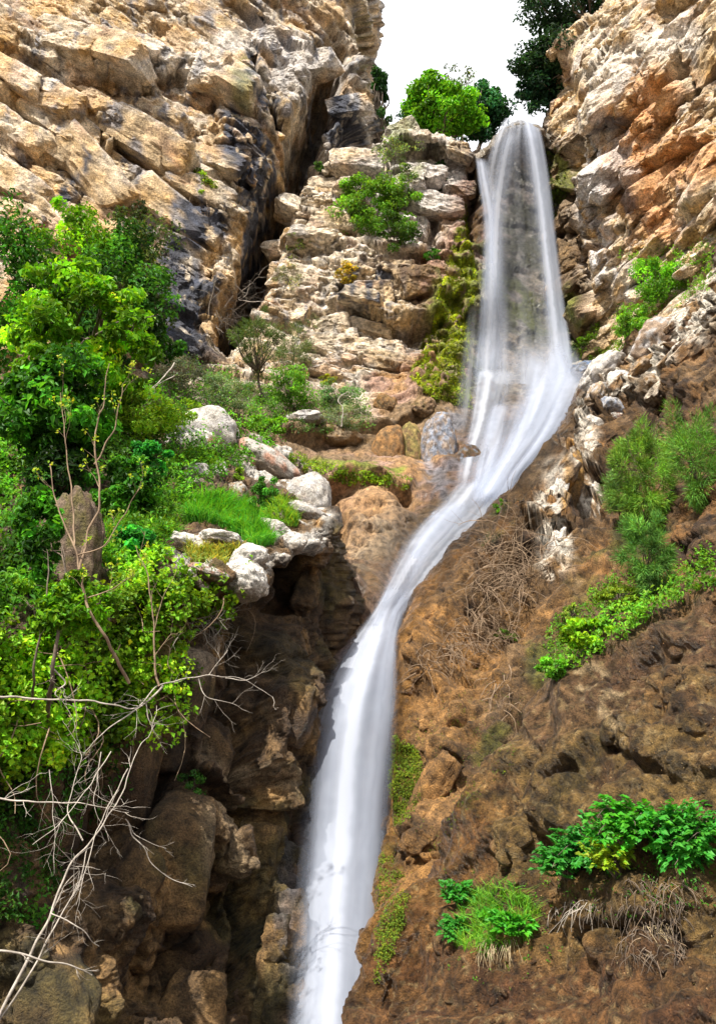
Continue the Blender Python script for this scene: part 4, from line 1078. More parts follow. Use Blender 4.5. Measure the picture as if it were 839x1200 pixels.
def blades(name, poly, n, per, h, col, label=None, cat=None, kind='stuff', width=0.012, lean=0.45, parent=None, origin=None, spread=0.05, ymin=None, ymax=None, vary=0.3):
    P, N = scatter_hits(poly, n, ymin, ymax)
    m = len(P) * per
    b = np.repeat(P, per, 0) + rvec(m) * RNG.uniform(0, spread, (m, 1)) - np.array([0, 0, 0.01])
    d0 = unit(np.repeat(N, per, 0) * 0.5 + np.array([0, 0, 1.0]) + RNG.normal(size=(m, 3)) * 0.25)
    side = rvec(m); side[:, 2] = 0; side = unit(side); w = unit(np.cross(d0, side))
    L = h * np.repeat(RNG.uniform(0.5, 1.3, len(P)), per) * RNG.uniform(0.6, 1.2, m)
    L = L[:, None]
    p1 = b + d0 * L * 0.5; bend = side * lean * L - np.array([0, 0, 0.12]) * L
    p2 = p1 + d0 * L * 0.38 + bend
    W = (width * RNG.uniform(0.6, 1.3, m))[:, None]
    V = np.stack([b - w * W * 0.5, b + w * W * 0.5, p1 + w * W * 0.4, p1 - w * W * 0.4, p2 + w * W * 0.08, p2 - w * W * 0.08], 1).reshape(-1, 3)
    i = np.arange(m)[:, None] * 6
    Fq = np.concatenate([i + np.array([0, 1, 2, 3]), i + np.array([3, 2, 4, 5])])
    c = leaf_cols(m, col, 0.22, vary)[::4]; c = np.repeat(c, 6, 0)
    o0 = np.zeros(3) if origin is None else np.array(origin)
    o = make_mesh(name, V - o0, Fq, M_LEAF, cols=c, smooth=False, parent=parent)
    tag(o, label, cat, kind=kind)
    return o

import bmesh
_ico = {}
def ico(sub):
    if sub not in _ico:
        bm = bmesh.new(); bmesh.ops.create_icosphere(bm, subdivisions=sub, radius=1.0)
        _ico[sub] = (np.array([v.co[:] for v in bm.verts]), np.array([[v.index for v in f.verts] for f in bm.faces])); bm.free()
    return _ico[sub]

def boulder(label, cx, cy, rx, ry, depth=0.9, angular=0.6, seed=1, col=WHITE, col2=GREY, dark=0.3, moss=0.0, roll=0.0, sink=0.35, sub=5, boxy=0.0, name='boulder', cat='boulder', group=None, mat=None, Y=None, rough=1.0):
    h = hit(cx, cy)
    if h is None and Y is None: print('no rock for', label); return
    Yc = h[0][1] if Y is None else Y
    c = at(cx, cy, Yc); s = (c - CAM) @ FWD / F
    rxm, rym = rx * s, ry * s; rdm = depth * rxm
    c = at(cx, cy, Yc + rdm * sink)
    D_, Fc = ico(sub)
    rg = np.random.default_rng(seed)
    pl = unit(rg.normal(size=(16, 3))); hh = rg.uniform(0.72, 0.98, 16)
    dots = np.clip(D_ @ pl.T, 1e-3, None)
    r = (hh / dots).min(1); r = np.minimum(r, 1.12)
    r = angular * r + (1 - angular)
    if boxy: r = r * (np.abs(D_) ** 3.2).sum(1) ** (-1 / 3.2) * boxy
    q = D_ * 1.0 + seed * 7.7
    r = r * (1 + 0.16 * fbm(q * 1.3, 3, seed) * rough)
    b, _ = blocks(D_ + seed, rotm((0, 1, 0), 30), (0.55, 0.5, 0.4), seed, tilt=1.0, crack=0.5, warp=0.2)
    r = r + 0.05 * rough * b + 0.05 * fbm(q * 4, 4, seed + 3) * rough
    V = D_ * r[:, None] * np.array([rxm, rdm, rym / 0.95])
    V = V @ rotm((0, 1, 0), roll).T
    W = V + c
    n1 = fbm(W * 3 / max(rxm, 0.3), 4, seed + 5); n2 = fbm(W * 6, 4, seed + 6)
    cc = np.tile(col, (len(V), 1)); cc = mixc(cc, col2, sstep(-0.1, 0.35, n1)); cc = mixc(cc, DKBROWN * 1.5, sstep(0.05, 0.4, n2) * dark)
    up = sstep(0.1, 0.7, D_[:, 2] + 0.5 * n1)
    cc = mixc(cc, MOSS, moss * sstep(-0.1, 0.3, n2))
    # browner towards the underside
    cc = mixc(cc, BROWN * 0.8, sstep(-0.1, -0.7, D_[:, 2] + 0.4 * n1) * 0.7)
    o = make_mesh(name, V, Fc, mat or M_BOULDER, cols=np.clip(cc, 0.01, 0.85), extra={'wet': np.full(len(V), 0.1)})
    o.location = c
    tag(o, label, cat, group)
    return o

# ------------------------------------------------------------------ BOULDERS
LIME = np.array([0.56, 0.52, 0.47])
boulder('big rounded pale grey boulder crowning the left terrace', 246, 512, 40, 33, 1.0, 0.35, 3, LIME, GREY * 1.2, 0.25, 0.05, 20, sink=0.1, rough=0.7)
boulder('low pale hump half buried in grass left of the rounded boulder', 218, 520, 24, 20, 0.9, 0.3, 4, LIME, GREY * 1.2, 0.2, 0.1, 0, sink=0.1, rough=0.7)
boulder('cracked dark-pitted stone under the rounded pale boulder', 228, 556, 19, 13, 0.8, 0.7, 5, LIME * 0.9, GREY, 0.6, 0.1, 0, sink=0.1)
boulder('small square block under the right end of the rounded pale boulder', 258, 553, 10, 14, 0.8, 0.8, 6, LIME * 0.9, GREY, 0.6, 0.1, 0, sink=0.1)
boulder('small brown rubble stone beside the upright cleft in the terrace', 279, 577, 12, 13, 0.8, 0.8, 26, LIME * 0.8, BROWN * 1.6, 0.6, 0.1, 0, sink=0.1)
boulder('long smooth grey-brown ridge stone sloping down right from the terrace top', 312, 546, 49, 18, 0.8, 0.25, 7, LIME * 0.85, PINK * 1.1, 0.3, 0.0, 32, sink=0.2, rough=0.6)
boulder('round smooth grey stone at the right end of the terrace rim', 361, 583, 29, 29, 0.9, 0.2, 8, LIME, GREY * 1.1, 0.35, 0.0, 30, sink=0.15, rough=0.6)
boulder('flat grey slab below the round rim stone', 358, 604, 32, 13, 0.9, 0.4, 9, LIME * 0.95, GREY, 0.4, 0.0, 24, sink=0.15)
boulder('white stone at the lip over the dark hollow', 341, 638, 17, 13, 0.9, 0.6, 10, WHITE, LIME, 0.3, 0.0, -10, sink=0.1)
boulder('long low white stone at the front of the grassy step', 322, 622, 24, 11, 0.9, 0.6, 11, WHITE * 0.95, LIME, 0.35, 0.0, 20, sink=0.1)
boulder('brightest white boulder jutting over the dark wall', 287, 680, 29, 24, 1.0, 0.45, 12, WHITE * 1.08, WHITE, 0.12, 0.0, 10, sink=0.0)
boulder('knobbly white boulder behind the brightest one', 294, 655, 24, 18, 0.9, 0.5, 13, WHITE, LIME, 0.25, 0.0, -15, sink=0.1)
boulder('brown-streaked slab in front of the dry grass patch', 240, 672, 30, 10, 0.8, 0.35, 14, LIME * 0.85, PINK, 0.5, 0.0, 12, sink=0.1)
boulder('low white weathered stones left of the dry grass patch', 216, 637, 24, 11, 0.8, 0.75, 15, WHITE, LIME, 0.35, 0.0, 8, sink=0.1)
boulder('flat whitish stone behind the dry grass patch', 262, 632, 27, 10, 0.8, 0.7, 16, WHITE * 0.95, LIME, 0.4, 0.0, 6, sink=0.1)
boulder('tall rounded brown rock column among bushes at the left', 86, 656, 34, 84, 0.8, 0.4, 17, np.array([0.10, 0.065, 0.04]), np.array([0.19, 0.135, 0.095]), 0.7, 0.35, -4, sink=-0.5, rough=1.3, boxy=0.93)
boulder('wet blue-grey rock standing in for the pool at the foot of the upper fall', 684, 437, 20, 11, 0.9, 0.5, 44, BLUEGREY, np.array([0.10, 0.15, 0.25]), 0.4, 0.1, -15, sink=0.2, mat=M_TRAV)  # rock added in the pool's place to carry the blue patch
boulder('grey slab under the silvery shrub above the wet ledges', 355, 494, 28, 10, 0.9, 0.6, 18, LIME, GREY, 0.4, 0.0, -6, sink=0.1)
boulder('brown broken stone block under the silvery shrub', 400, 515, 30, 14, 0.8, 0.7, 19, np.array([0.4, 0.3, 0.2]), BROWN * 1.5, 0.4, 0.0, 0, sink=0.1)
WET = dict(mat=M_TRAV)
boulder('smooth orange-brown bulge left of the mossy column', 455, 528, 20, 32, 0.8, 0.25, 20, ORANGE, BROWN * 1.3, 0.3, 0.0, 8, sink=0.2, rough=0.6, **WET)
boulder('olive streaked smooth column beside the orange bulge', 480, 530, 17, 34, 0.8, 0.25, 21, np.array([0.30, 0.22, 0.07]), BROWN * 1.3, 0.3, 0.35, 2, sink=0.2, rough=0.6, **WET)
boulder('wet blue-grey fluted column next to the cascade', 514, 530, 21, 50, 0.8, 0.3, 22, BLUEGREY * 1.2, np.array([0.32, 0.25, 0.2]), 0.5, 0.0, 4, sink=0.2, rough=0.9, **WET)
boulder('small squarish brown block above the fluted column', 497, 478, 15, 12, 0.8, 0.8, 23, np.array([0.33, 0.21, 0.12]), BROWN, 0.3, 0.2, 0, sink=0.1, **WET)
boulder('square brown block above the orange bulge', 452, 474, 14, 13, 0.8, 0.8, 24, ORANGE * 0.8, BROWN, 0.3, 0.1, 0, sink=0.1, **WET)
boulder('dark wet rounded block inside the cascade', 572, 468, 17, 26, 0.8, 0.4, 25, DKBROWN * 1.3, BLUEGREY * 0.6, 0.4, 0.2, 0, sink=0.3, **WET)
boulder('dark wet hump under the lower veil of the cascade', 522, 622, 26, 22, 0.8, 0.3, 27, DKBROWN * 1.3, BLUEGREY * 0.7, 0.4, 0.1, -30, sink=0.45, **WET)
boulder('dark shelf rock splitting the cascade', 552, 540, 16, 20, 0.8, 0.4, 28, DKBROWN * 1.4, BLUEGREY * 0.7, 0.4, 0.1, -20, sink=0.4, **WET)
for lab, x, y, rx, ry, ro, c1, c2, sd, an in (
    ('big blocky brown crest stone at the right edge', 772, 402, 30, 22, -40, np.array([0.33, 0.24, 0.17]), GREY, 31, 0.8),
    ('pale slab topping the spur beside the pool', 706, 437, 26, 14, -40, LIME, GREY * 1.1, 32, 0.8),
    ('white angular stone in the middle of the spur crest', 728, 448, 13, 14, -20, WHITE, GREY, 33, 0.9),
    ('grey wedge stone under the white angular one', 716, 478, 13, 12, 10, GREY, BLUEGREY * 1.5, 34, 0.9),
    ('brown slab leaning right of the white angular stone', 752, 432, 20, 9, -35, np.array([0.36, 0.27, 0.19]), BROWN * 1.5, 35, 0.9),
    ('small brown block at the foot of the leaning slab', 760, 450, 10, 8, -20, np.array([0.40, 0.32, 0.24]), BROWN * 1.5, 36, 0.9),
    ('narrow tan stone above the yellow weeds of the spur', 700, 462, 10, 16, 30, np.array([0.40, 0.30, 0.20]), GREY, 37, 0.8),
    ('bright white knob at the head of the ochre pillar', 692, 500, 12, 11, -30, WHITE * 1.05, LIME, 38, 0.7),
    ('blue-grey smooth stone right of the white knob', 704, 522, 10, 18, 15, BLUEGREY * 1.5, GREY * 1.2, 39, 0.5),
    ('small tan block over the feathery bush', 722, 490, 11, 8, -15, LIME * 0.8, PINK, 40, 0.8)):
    boulder(lab, x, y, rx * 1.2, ry * 1.2, 0.9, an, sd, c1, c2, 0.4, 0.0, ro, sink=0.4)
boulder('ochre rounded pillar stone hanging under the spur crest', 670, 562, 14, 36, 0.9, 0.3, 41, np.array([0.36, 0.20, 0.05]), BROWN * 1.3, 0.3, 0.05, 12, sink=0.2, rough=0.7, **WET)
boulder('white crusted rough rock strip left of the ochre pillar', 652, 580, 11, 30, 0.8, 0.8, 42, WHITE, LIME * 0.8, 0.5, 0.0, 18, sink=0.3)
boulder('white crumbly stone low on the spur above the brush', 653, 640, 11, 24, 0.8, 0.85, 43, WHITE, LIME * 0.7, 0.6, 0.0, 14, sink=0.4)

# ------------------------------------------------------------------ TREES AND SHRUBS
G1 = (0.12, 0.29, 0.010); G2 = (0.04, 0.15, 0.010); G3 = (0.20, 0.36, 0.015); DG = (0.028, 0.085, 0.014); OL = (0.075, 0.12, 0.03)
GG = (0.13, 0.20, 0.085); YG = (0.34, 0.36, 0.02); EM = (0.04, 0.26, 0.04)
def tree(label, *a, **k): return plant('tree', 'tree', label, *a, **k)
def shrub(label, *a, **k):
    k.setdefault('part', ('foliage', 'stems')); return plant('shrub', 'shrub', label, *a, **k)
# left hand trees
TG = 'broadleaf trees crowding the foot of the left cliff'
tree('dark olive tree filling the shade under the blackened cliff face', 168, 300, 48, 78, OL, nclump=40, per=110, size=0.15, thick=0.09, group=TG, lift=1.5, foot=1.5)
tree('shadowy dark green tree standing behind the bright ones at the left', 138, 365, 62, 85, (0.035, 0.12, 0.012), nclump=80, per=100, size=0.15, thick=0.1, group=TG, lift=0.9, foot=1.0, clumpvar=0.5, clump=0.24)
tree('fresh bright green tree against the tan cliff, tallest on the left', 100, 305, 58, 68, G1, nclump=64, per=95, size=0.15, thick=0.11, group=TG, lift=3.0, foot=1.6, clumpvar=0.6, clump=0.22)
tree('lower bright green tree spreading under the tallest one', 96, 390, 74, 60, G1, nclump=78, per=100, size=0.14, thick=0.1, group=TG, lift=3.2, foot=1.3, clumpvar=0.6, clump=0.22)
tree('deep green tree cut by the left edge behind the bare sapling', 70, 480, 60, 60, G2, nclump=60, per=110, size=0.13, thick=0.08, group=TG, lift=2.0, clumpvar=0.5)
tree('dark green tree above the frame edge at the far left', -5, 340, 60, 110, G2, nclump=50, per=90, size=0.16, thick=0.1, group=TG, lift=3.0)
SG = 'shrubs on the left slope'
shrub('yellow-green feathery bush left of the rounded pale boulder', 172, 490, 46, 28, G3, nclump=34, per=110, size=0.085, aspect=0.35, group=SG, lift=1.0)
shrub('light green bush tip reaching toward the rounded pale boulder', 212, 478, 26, 12, G3, nclump=16, per=80, size=0.07, aspect=0.35, group=SG, lift=0.6)
shrub('mid green leafy bush behind the bare sapling', 120, 480, 40, 26, G1, nclump=30, per=90, size=0.1, group=SG, lift=1.4)
shrub('emerald small-leaved bush below the yellow-green one', 176, 540, 26, 20, EM, nclump=26, per=80, size=0.09, group=SG, lift=0.7)
shrub('dark bush in the hollow left of the cracked stone', 150, 575, 42, 38, G2, nclump=36, per=90, size=0.09, group=SG, lift=0.4, clumpvar=0.5)
shrub('shadowy leafy bush behind the rock column', 70, 560, 40, 50, DG, nclump=36, per=90, size=0.1, group=SG, lift=0.2, clumpvar=0.6)
shrub('leafy bush growing up against the foot of the rock column', 84, 708, 44, 34, G1, nclump=40, per=80, size=0.07, group=SG, lift=1.0, clumpvar=0.5)
shrub('dark bush hugging the left flank of the rock column', 48, 620, 24, 52, G2, nclump=34, per=80, size=0.075, group=SG, lift=1.0, clumpvar=0.5)
shrub('small round bush of broad leaves beside the rock column', 155, 630, 24, 18, EM, nclump=22, per=70, size=0.085, group=SG, lift=0.4)
shrub('grey-green rounded bush under the dark cliff stain', 262, 462, 34, 26, GG, nclump=34, per=110, size=0.075, aspect=0.25, group=SG, lift=0.7)
shrub('dull grey bush beside the shade of the big trees', 212, 436, 32, 22, (0.10, 0.13, 0.075), nclump=30, per=100, size=0.08, aspect=0.25, group=SG, lift=0.7)
shrub('fresh green dome bush right of the small pine', 340, 452, 30, 26, (0.13, 0.30, 0.03), nclump=32, per=90, size=0.085, group=SG, lift=0.6)
shrub('grey-green bush at the foot of the pale cliff band', 398, 462, 26, 20, (0.11, 0.24, 0.07), nclump=26, per=90, size=0.075, aspect=0.35, group=SG, lift=0.5)
shrub('silvery small shrub over the grey slab', 396, 490, 30, 15, (0.20, 0.27, 0.14), nclump=26, per=90, size=0.06, aspect=0.3, group=SG, lift=0.4, wood=M_PALEWOOD)
shrub('yellow flowering tuft between the two green bushes', 384, 445, 11, 7, YG, nclump=12, per=60, size=0.055, group=SG, lift=0.6)
shrub('low green bush above the terrace ridge stone', 309, 500, 24, 13, G1, nclump=22, per=80, size=0.07, group=SG, lift=0.4)
shrub('leafy green bush growing in the terrace cleft', 312, 578, 17, 24, (0.08, 0.26, 0.03), nclump=22, per=80, size=0.055, group=SG, lift=0.3)
shrub('small yellowish tuft beside the terrace cleft', 283, 556, 12, 9, G3, nclump=12, per=60, size=0.045, aspect=0.3, group=SG, lift=0.2)
tree('small dark pine with a thin trunk in front of the cliff foot', 303, 398, 33, 38, (0.075, 0.125, 0.025), nclump=46, per=120, size=0.12, aspect=0.12, needle=True, mat=M_NEEDLE, foot=1.9, thick=0.05, lift=0.8, clump=0.25)
shrub('olive needle-leaved bush right of the small pine', 345, 398, 30, 32, (0.10, 0.145, 0.045), nclump=36, per=110, size=0.11, aspect=0.12, needle=True, mat=M_NEEDLE, lift=0.6, group=SG)
# cliff plants
CG = 'shrubs rooted in the cliff'
shrub('round green shrub hanging in the middle of the left cliff', 236, 216, 16, 18, (0.17, 0.28, 0.02), nclump=22, per=80, size=0.12, group=CG, lift=0.3, foot=0.2)
shrub('sparse yellow-green shrub high beside the cleft', 286, 108, 13, 20, (0.25, 0.34, 0.05), nclump=14, per=50, size=0.11, group=CG, lift=0.2, fill=0.3)
shrub('tiny round green shrub right of the cleft', 375, 196, 8, 10, (0.07, 0.16, 0.03), nclump=10, per=60, size=0.09, group=CG, lift=0.2)
shrub('tiny dark shrub in a hole under the tan blocks', 180, 192, 7, 7, DG, nclump=8, per=50, size=0.09, group=CG, lift=0.1)
shrub('large bright green shrub on the ledge left of the gully', 436, 240, 42, 34, (0.12, 0.27, 0.02), nclump=60, per=100, size=0.13, group=CG, lift=1.2, clump=0.24)
shrub('upper branch bush of the ledge over the large bright shrub', 470, 218, 22, 26, (0.14, 0.24, 0.05), nclump=28, per=70, size=0.11, group=CG, lift=0.8, fill=0.3)
shrub('lower green bush under the large bright shrub', 462, 270, 28, 18, (0.08, 0.19, 0.02), nclump=28, per=80, size=0.12, group=CG, lift=0.6)
shrub('thin pale shrub on the grey crag top', 462, 178, 26, 22, (0.17, 0.25, 0.08), nclump=22, per=40, size=0.09, group=CG, lift=0.3, fill=0.25)
shrub('narrow dark green shrub in the crack of the grey crag', 516, 203, 8, 22, DG, nclump=18, per=60, size=0.1, group=CG, lift=0.2)
shrub('golden yellow shrub on the pale rock below the ledge', 408, 321, 17, 13, (0.42, 0.33, 0.04), nclump=18, per=70, size=0.09, group=CG, lift=0.3)
shrub('pale green tuft under the round overhang right of the cleft', 350, 290, 22, 12, (0.25, 0.33, 0.10), nclump=14, per=40, size=0.09, group=CG, lift=0.2, fill=0.3)
shrub('dull grey shrub below the cleft', 340, 325, 20, 20, (0.17, 0.19, 0.09), nclump=20, per=50, size=0.08, aspect=0.3, group=CG, lift=0.2, fill=0.3)
shrub('small green tuft at the mossy strip top', 507, 300, 12, 9, G2, nclump=10, per=50, size=0.09, group=CG, lift=0.2)
shrub('bright green shrub high on the right cliff edge', 768, 330, 30, 34, (0.14, 0.36, 0.02), nclump=40, per=100, size=0.10, group=CG, lift=0.5)
shrub('fresh green hanging shrub below the one on the right cliff edge', 742, 380, 30, 24, (0.16, 0.36, 0.03), nclump=34, per=90, size=0.09, group=CG, lift=0.4)
shrub('mossy green cushion beside the blue pool', 690, 406, 22, 12, (0.10, 0.20, 0.01), nclump=20, per=80, size=0.08, group=CG, lift=0.2)
shrub('small pale tuft on the right cliff', 697, 220, 7, 8, (0.22, 0.28, 0.08), nclump=8, per=40, size=0.08, group=CG, lift=0.1, fill=0.3)
# skyline
KG = 'trees along the skyline'
tree('bright green tree standing on the skyline', 516, 128, 44, 40, (0.13, 0.36, 0.015), nclump=110, per=110, size=0.2, thick=0.12, Y=30, base=at(520, 185, 30), group=KG, clump=0.28, clumpvar=0.4)
tree('dark blue-green tree right behind the bright skyline tree', 566, 134, 30, 38, (0.02, 0.085, 0.03), nclump=80, per=90, size=0.2, thick=0.12, Y=31.5, base=at(565, 190, 31.5), group=KG)
tree('hazy blue-green small tree left of the bright skyline tree', 486, 136, 24, 26, (0.04, 0.14, 0.07), nclump=40, per=60, size=0.18, thick=0.08, Y=32, base=at(482, 175, 32), group=KG, fill=0.3)
tree('thin leafless-looking treetop rising behind the skyline trees', 540, 92, 24, 14, (0.10, 0.16, 0.05), nclump=16, per=16, size=0.16, thick=0.06, Y=33, base=at(545, 180, 33), group=KG, fill=0.2)
tree('dark tree beside the left cliff pillar', 443, 104, 17, 24, (0.025, 0.08, 0.02), nclump=30, per=80, size=0.18, thick=0.1, Y=30.5, base=at(440, 185, 30.5), group=KG)
tree('low green tree between pillar and crag', 446, 142, 14, 16, (0.06, 0.15, 0.04), nclump=18, per=60, size=0.16, thick=0.08, Y=30, base=at(446, 190, 30), group=KG)
tree('big dark overhanging tree above the top of the fall', 655, 74, 52, 34, (0.018, 0.05, 0.018), nclump=120, per=100, size=0.2, thick=0.16, Y=27.6, base=at(705, 112, 28.5), group=KG, clump=0.27)  # backlit darkness of this crown put into its leaf colour
tree('loose dark spray of leaves just right of the fall lip', 630, 104, 26, 28, (0.02, 0.07, 0.03), nclump=44, per=80, size=0.17, thick=0.08, Y=28, base=at(665, 125, 28.5), group=KG, fill=0.25)
tree('dark tree crown above the right cliff top', 660, 5, 60, 38, (0.018, 0.05, 0.018), nclump=60, per=90, size=0.2, thick=0.16, Y=28.2, base=at(715, 60, 29), group=KG)  # same backlit shade carried by the leaf colour
# right side feathery bushes
FG = 'feathery bushes on the right slope'
shrub('tall soft feathery green bush at the right edge', 756, 560, 38, 66, (0.16, 0.32, 0.035), nclump=70, per=170, size=0.13, aspect=0.07, needle=True, mat=M_NEEDLE, group=FG, lift=0.5, clump=0.26)
shrub('darker feathery bush below the tall soft one', 762, 650, 32, 50, (0.08, 0.20, 0.03), nclump=56, per=170, size=0.11, aspect=0.07, needle=True, mat=M_NEEDLE, group=FG, lift=0.4, clump=0.28)
shrub('pale feathery bush on the left of the darker one', 725, 585, 22, 36, (0.12, 0.24, 0.05), nclump=34, per=140, size=0.11, aspect=0.07, needle=True, mat=M_NEEDLE, group=FG, lift=0.3, clump=0.3)
shrub('bright green feathery bush cut by the right border', 815, 540, 36, 60, (0.11, 0.26, 0.03), nclump=50, per=150, size=0.12, aspect=0.07, needle=True, mat=M_NEEDLE, group=FG, lift=0.5)
shrub('bright lime weeds on the slope above the big brown rock', 690, 742, 30, 20, (0.20, 0.38, 0.015), nclump=26, per=80, size=0.05, group=FG, lift=0.1)
shrub('fresh green weeds at the left end of the weed band', 650, 784, 20, 14, (0.12, 0.34, 0.02), nclump=18, per=70, size=0.045, group=FG, lift=0.1)
shrub('yellow-green weeds under the feathery bushes', 725, 700, 32, 16, (0.20, 0.33, 0.02), nclump=24, per=80, size=0.05, group=FG, lift=0.1)
shrub('small weeds at the foot of the white crumbly stone', 670, 720, 14, 14, (0.2, 0.32, 0.04), nclump=12, per=50, size=0.04, group=FG, lift=0.05)
shrub('lone green tuft beside the water above the dead brush', 585, 590, 9, 10, (0.10, 0.25, 0.02), nclump=8, per=40, size=0.06, group=FG, lift=0.1)
shrub('small green tuft at the bottom of the dead brush', 597, 745, 22, 10, (0.10, 0.2, 0.02), nclump=14, per=40, size=0.04, group=FG, lift=0.1)
shrub('small fern-like green tuft on the dark wall under the creeper', 225, 918, 18, 18, (0.05, 0.16, 0.02), nclump=14, per=50, size=0.05, aspect=0.3, lift=0.15)

# ------------------------------------------------------------------ CREEPER, UNDERGROWTH, GRASS
root = empty('creeper', tuple(hit(170, 760)[0]), 'mass of bright green leafy creeper draped over the left terrace edge', 'creeper')
o0 = np.array(root.location)
pc = [(-160, 770), (-40, 760), (60, 750), (120, 700), (150, 670), (190, 668), (235, 688), (268, 692), (278, 712), (250, 725), (214, 735), (212, 790), (192, 830), (180, 866), (140, 875), (100, 885), (50, 890), (-40, 900), (-160, 900)]
mat_of_leaves('leaves', pc, 5000, 7, 0.058, 0.8, (0.17, 0.34, 0.012), thick=(0.05, 0.62), spread=0.1, parent=root, origin=o0, clumpvar=0.75, up=0.8)
ps = []
for x, y in poly_pts(pc, 60):
    h = hit(x, y)
    if h is None: continue
    a = h[0] + h[1] * 0.2; b = a + np.array([RNG.uniform(-0.6, 0.6), -0.25, RNG.uniform(-0.9, 0.1)])
    ps.append((curve_to(a, b, 9, 0.18), 0.008, 0.003))
V_, F_ = tube_arrays(ps); make_mesh('stems', V_ - o0, F_, M_TWIG, parent=root)
mat_of_leaves('undergrowth', [(-200, 470), (-60, 455), (240, 440), (330, 460), (330, 520), (250, 570), (200, 600), (190, 660), (128, 700), (124, 560), (60, 548), (-200, 560)], 5600, 7, 0.075, 0.5, (0.09, 0.25, 0.015),
              thick=(0.02, 0.5), spread=0.15, kind='stuff', clumpvar=0.6)
mat_of_leaves('undergrowth', [(-220, 760), (-60, 760), (60, 880), (150, 872), (175, 900), (130, 960), (80, 1010), (60, 1080), (-220, 1100)], 2400, 6, 0.05, 0.5, (0.04, 0.12, 0.012), thick=(0.02, 0.25), spread=0.12, kind='stuff', clumpvar=0.7)
mat_of_leaves('undergrowth', [(-160, 470), (56, 480), (58, 720), (-160, 750)], 2600, 8, 0.07, 0.5, (0.06, 0.17, 0.012), thick=(0.02, 0.3), spread=0.13, kind='stuff', clumpvar=0.6)
mat_of_leaves('undergrowth', [(230, 465), (430, 470), (440, 500), (380, 510), (300, 500)], 900, 7, 0.07, 0.4, (0.10, 0.2, 0.03), thick=(0.02, 0.3), spread=0.13, kind='stuff', clumpvar=0.6)
mat_of_leaves('weeds', [(335, 532), (380, 545), (480, 560), (478, 572), (400, 566), (340, 548)], 420, 7, 0.06, 0.5, (0.22, 0.36, 0.02), thick=(0.02, 0.15), spread=0.09, kind='stuff')
mat_of_leaves('weeds', [(640, 740), (700, 690), (760, 650), (839, 640), (839, 690), (780, 720), (700, 770), (640, 800)], 700, 7, 0.045, 0.5, (0.12, 0.28, 0.02), thick=(0.01, 0.15), spread=0.08, kind='stuff')
mat_of_leaves('moss', [(545, 240), (558, 330), (545, 440), (555, 480), (510, 470), (480, 440), (500, 390), (520, 320)], 7500, 8, 0.045, 0.7, (0.21, 0.26, 0.014), thick=(0.0, 0.05), spread=0.08, kind='stuff', mat=M_MOSS, clumpvar=0.8, nscale=2)
mat_of_leaves('moss', [(640, 175), (662, 190), (664, 240), (645, 260)], 260, 8, 0.05, 0.7, (0.12, 0.17, 0.015), thick=(0.0, 0.1), spread=0.09, kind='stuff', mat=M_MOSS)
mat_of_leaves('moss', [(655, 340), (690, 370), (735, 400), (720, 425), (680, 420), (660, 380)], 600, 8, 0.05, 0.7, (0.12, 0.20, 0.012), thick=(0.0, 0.12), spread=0.09, kind='stuff', mat=M_MOSS)
mat_of_leaves('moss', [(462, 860), (490, 880), (500, 920), (478, 960), (462, 970), (456, 900)], 900, 8, 0.022, 0.7, (0.13, 0.19, 0.012), thick=(0.0, 0.03), spread=0.05, kind='stuff', mat=M_MOSS)
mat_of_leaves('moss', [(446, 1000), (470, 1010), (478, 1060), (462, 1120), (440, 1150)], 500, 8, 0.018, 0.7, (0.11, 0.16, 0.012), thick=(0.0, 0.03), spread=0.05, kind='stuff', mat=M_MOSS)
mat_of_leaves('weeds', [(520, 1020), (640, 1020), (660, 1120), (600, 1160), (500, 1140)], 90, 5, 0.016, 0.6, (0.10, 0.26, 0.02), thick=(0.0, 0.02), spread=0.03, kind='stuff')
mat_of_leaves('weeds', [(640, 980), (800, 950), (860, 1000), (860, 1060), (660, 1080)], 220, 5, 0.02, 0.6, (0.08, 0.24, 0.02), thick=(0.0, 0.03), spread=0.05, kind='stuff')
mat_of_leaves('leaf_litter', [(480, 1060), (620, 860), (780, 730), (900, 760), (900, 1200), (460, 1200)], 420, 2, 0.014, 0.4, (0.34, 0.25, 0.13), thick=(0.0, 0.004), spread=0.05, kind='stuff')
mat_of_leaves('leaf_litter', [(480, 740), (640, 600), (700, 640), (640, 820), (520, 940), (470, 900)], 420, 2, 0.022, 0.35, (0.34, 0.25, 0.13), thick=(0.0, 0.01), spread=0.08, kind='stuff')
mat_of_leaves('moss', [(470, 860), (560, 780), (620, 800), (600, 900), (540, 960), (480, 1040), (450, 1100)], 420, 7, 0.013, 0.7, (0.10, 0.14, 0.012), thick=(0.0, 0.01), spread=0.05, kind='stuff', mat=M_MOSS)
mat_of_leaves('weeds', [(730, 300), (839, 280), (839, 340), (780, 372), (720, 400)], 700, 7, 0.06, 0.45, (0.15, 0.34, 0.02), thick=(0.02, 0.3), spread=0.12, kind='stuff')
GP = [(225, 590), (260, 585), (300, 600), (320, 640), (300, 645), (255, 615), (215, 612)]
blades('grass', GP, 900, 7, 0.28, (0.10, 0.34, 0.025))
blades('grass', [(215, 640), (250, 645), (285, 645), (260, 665), (225, 662)], 420, 6, 0.16, (0.30, 0.34, 0.06))
blades('grass', [(318, 585), (345, 590), (350, 615), (325, 618), (305, 610)], 380, 6, 0.2, (0.18, 0.36, 0.03))
blades('grass', [(195, 545), (215, 532), (245, 535), (260, 548), (215, 555)], 260, 6, 0.2, (0.16, 0.34, 0.02))
blades('grass', [(120, 600), (200, 580), (225, 600), (200, 640), (130, 660)], 700, 6, 0.22, (0.12, 0.30, 0.02))

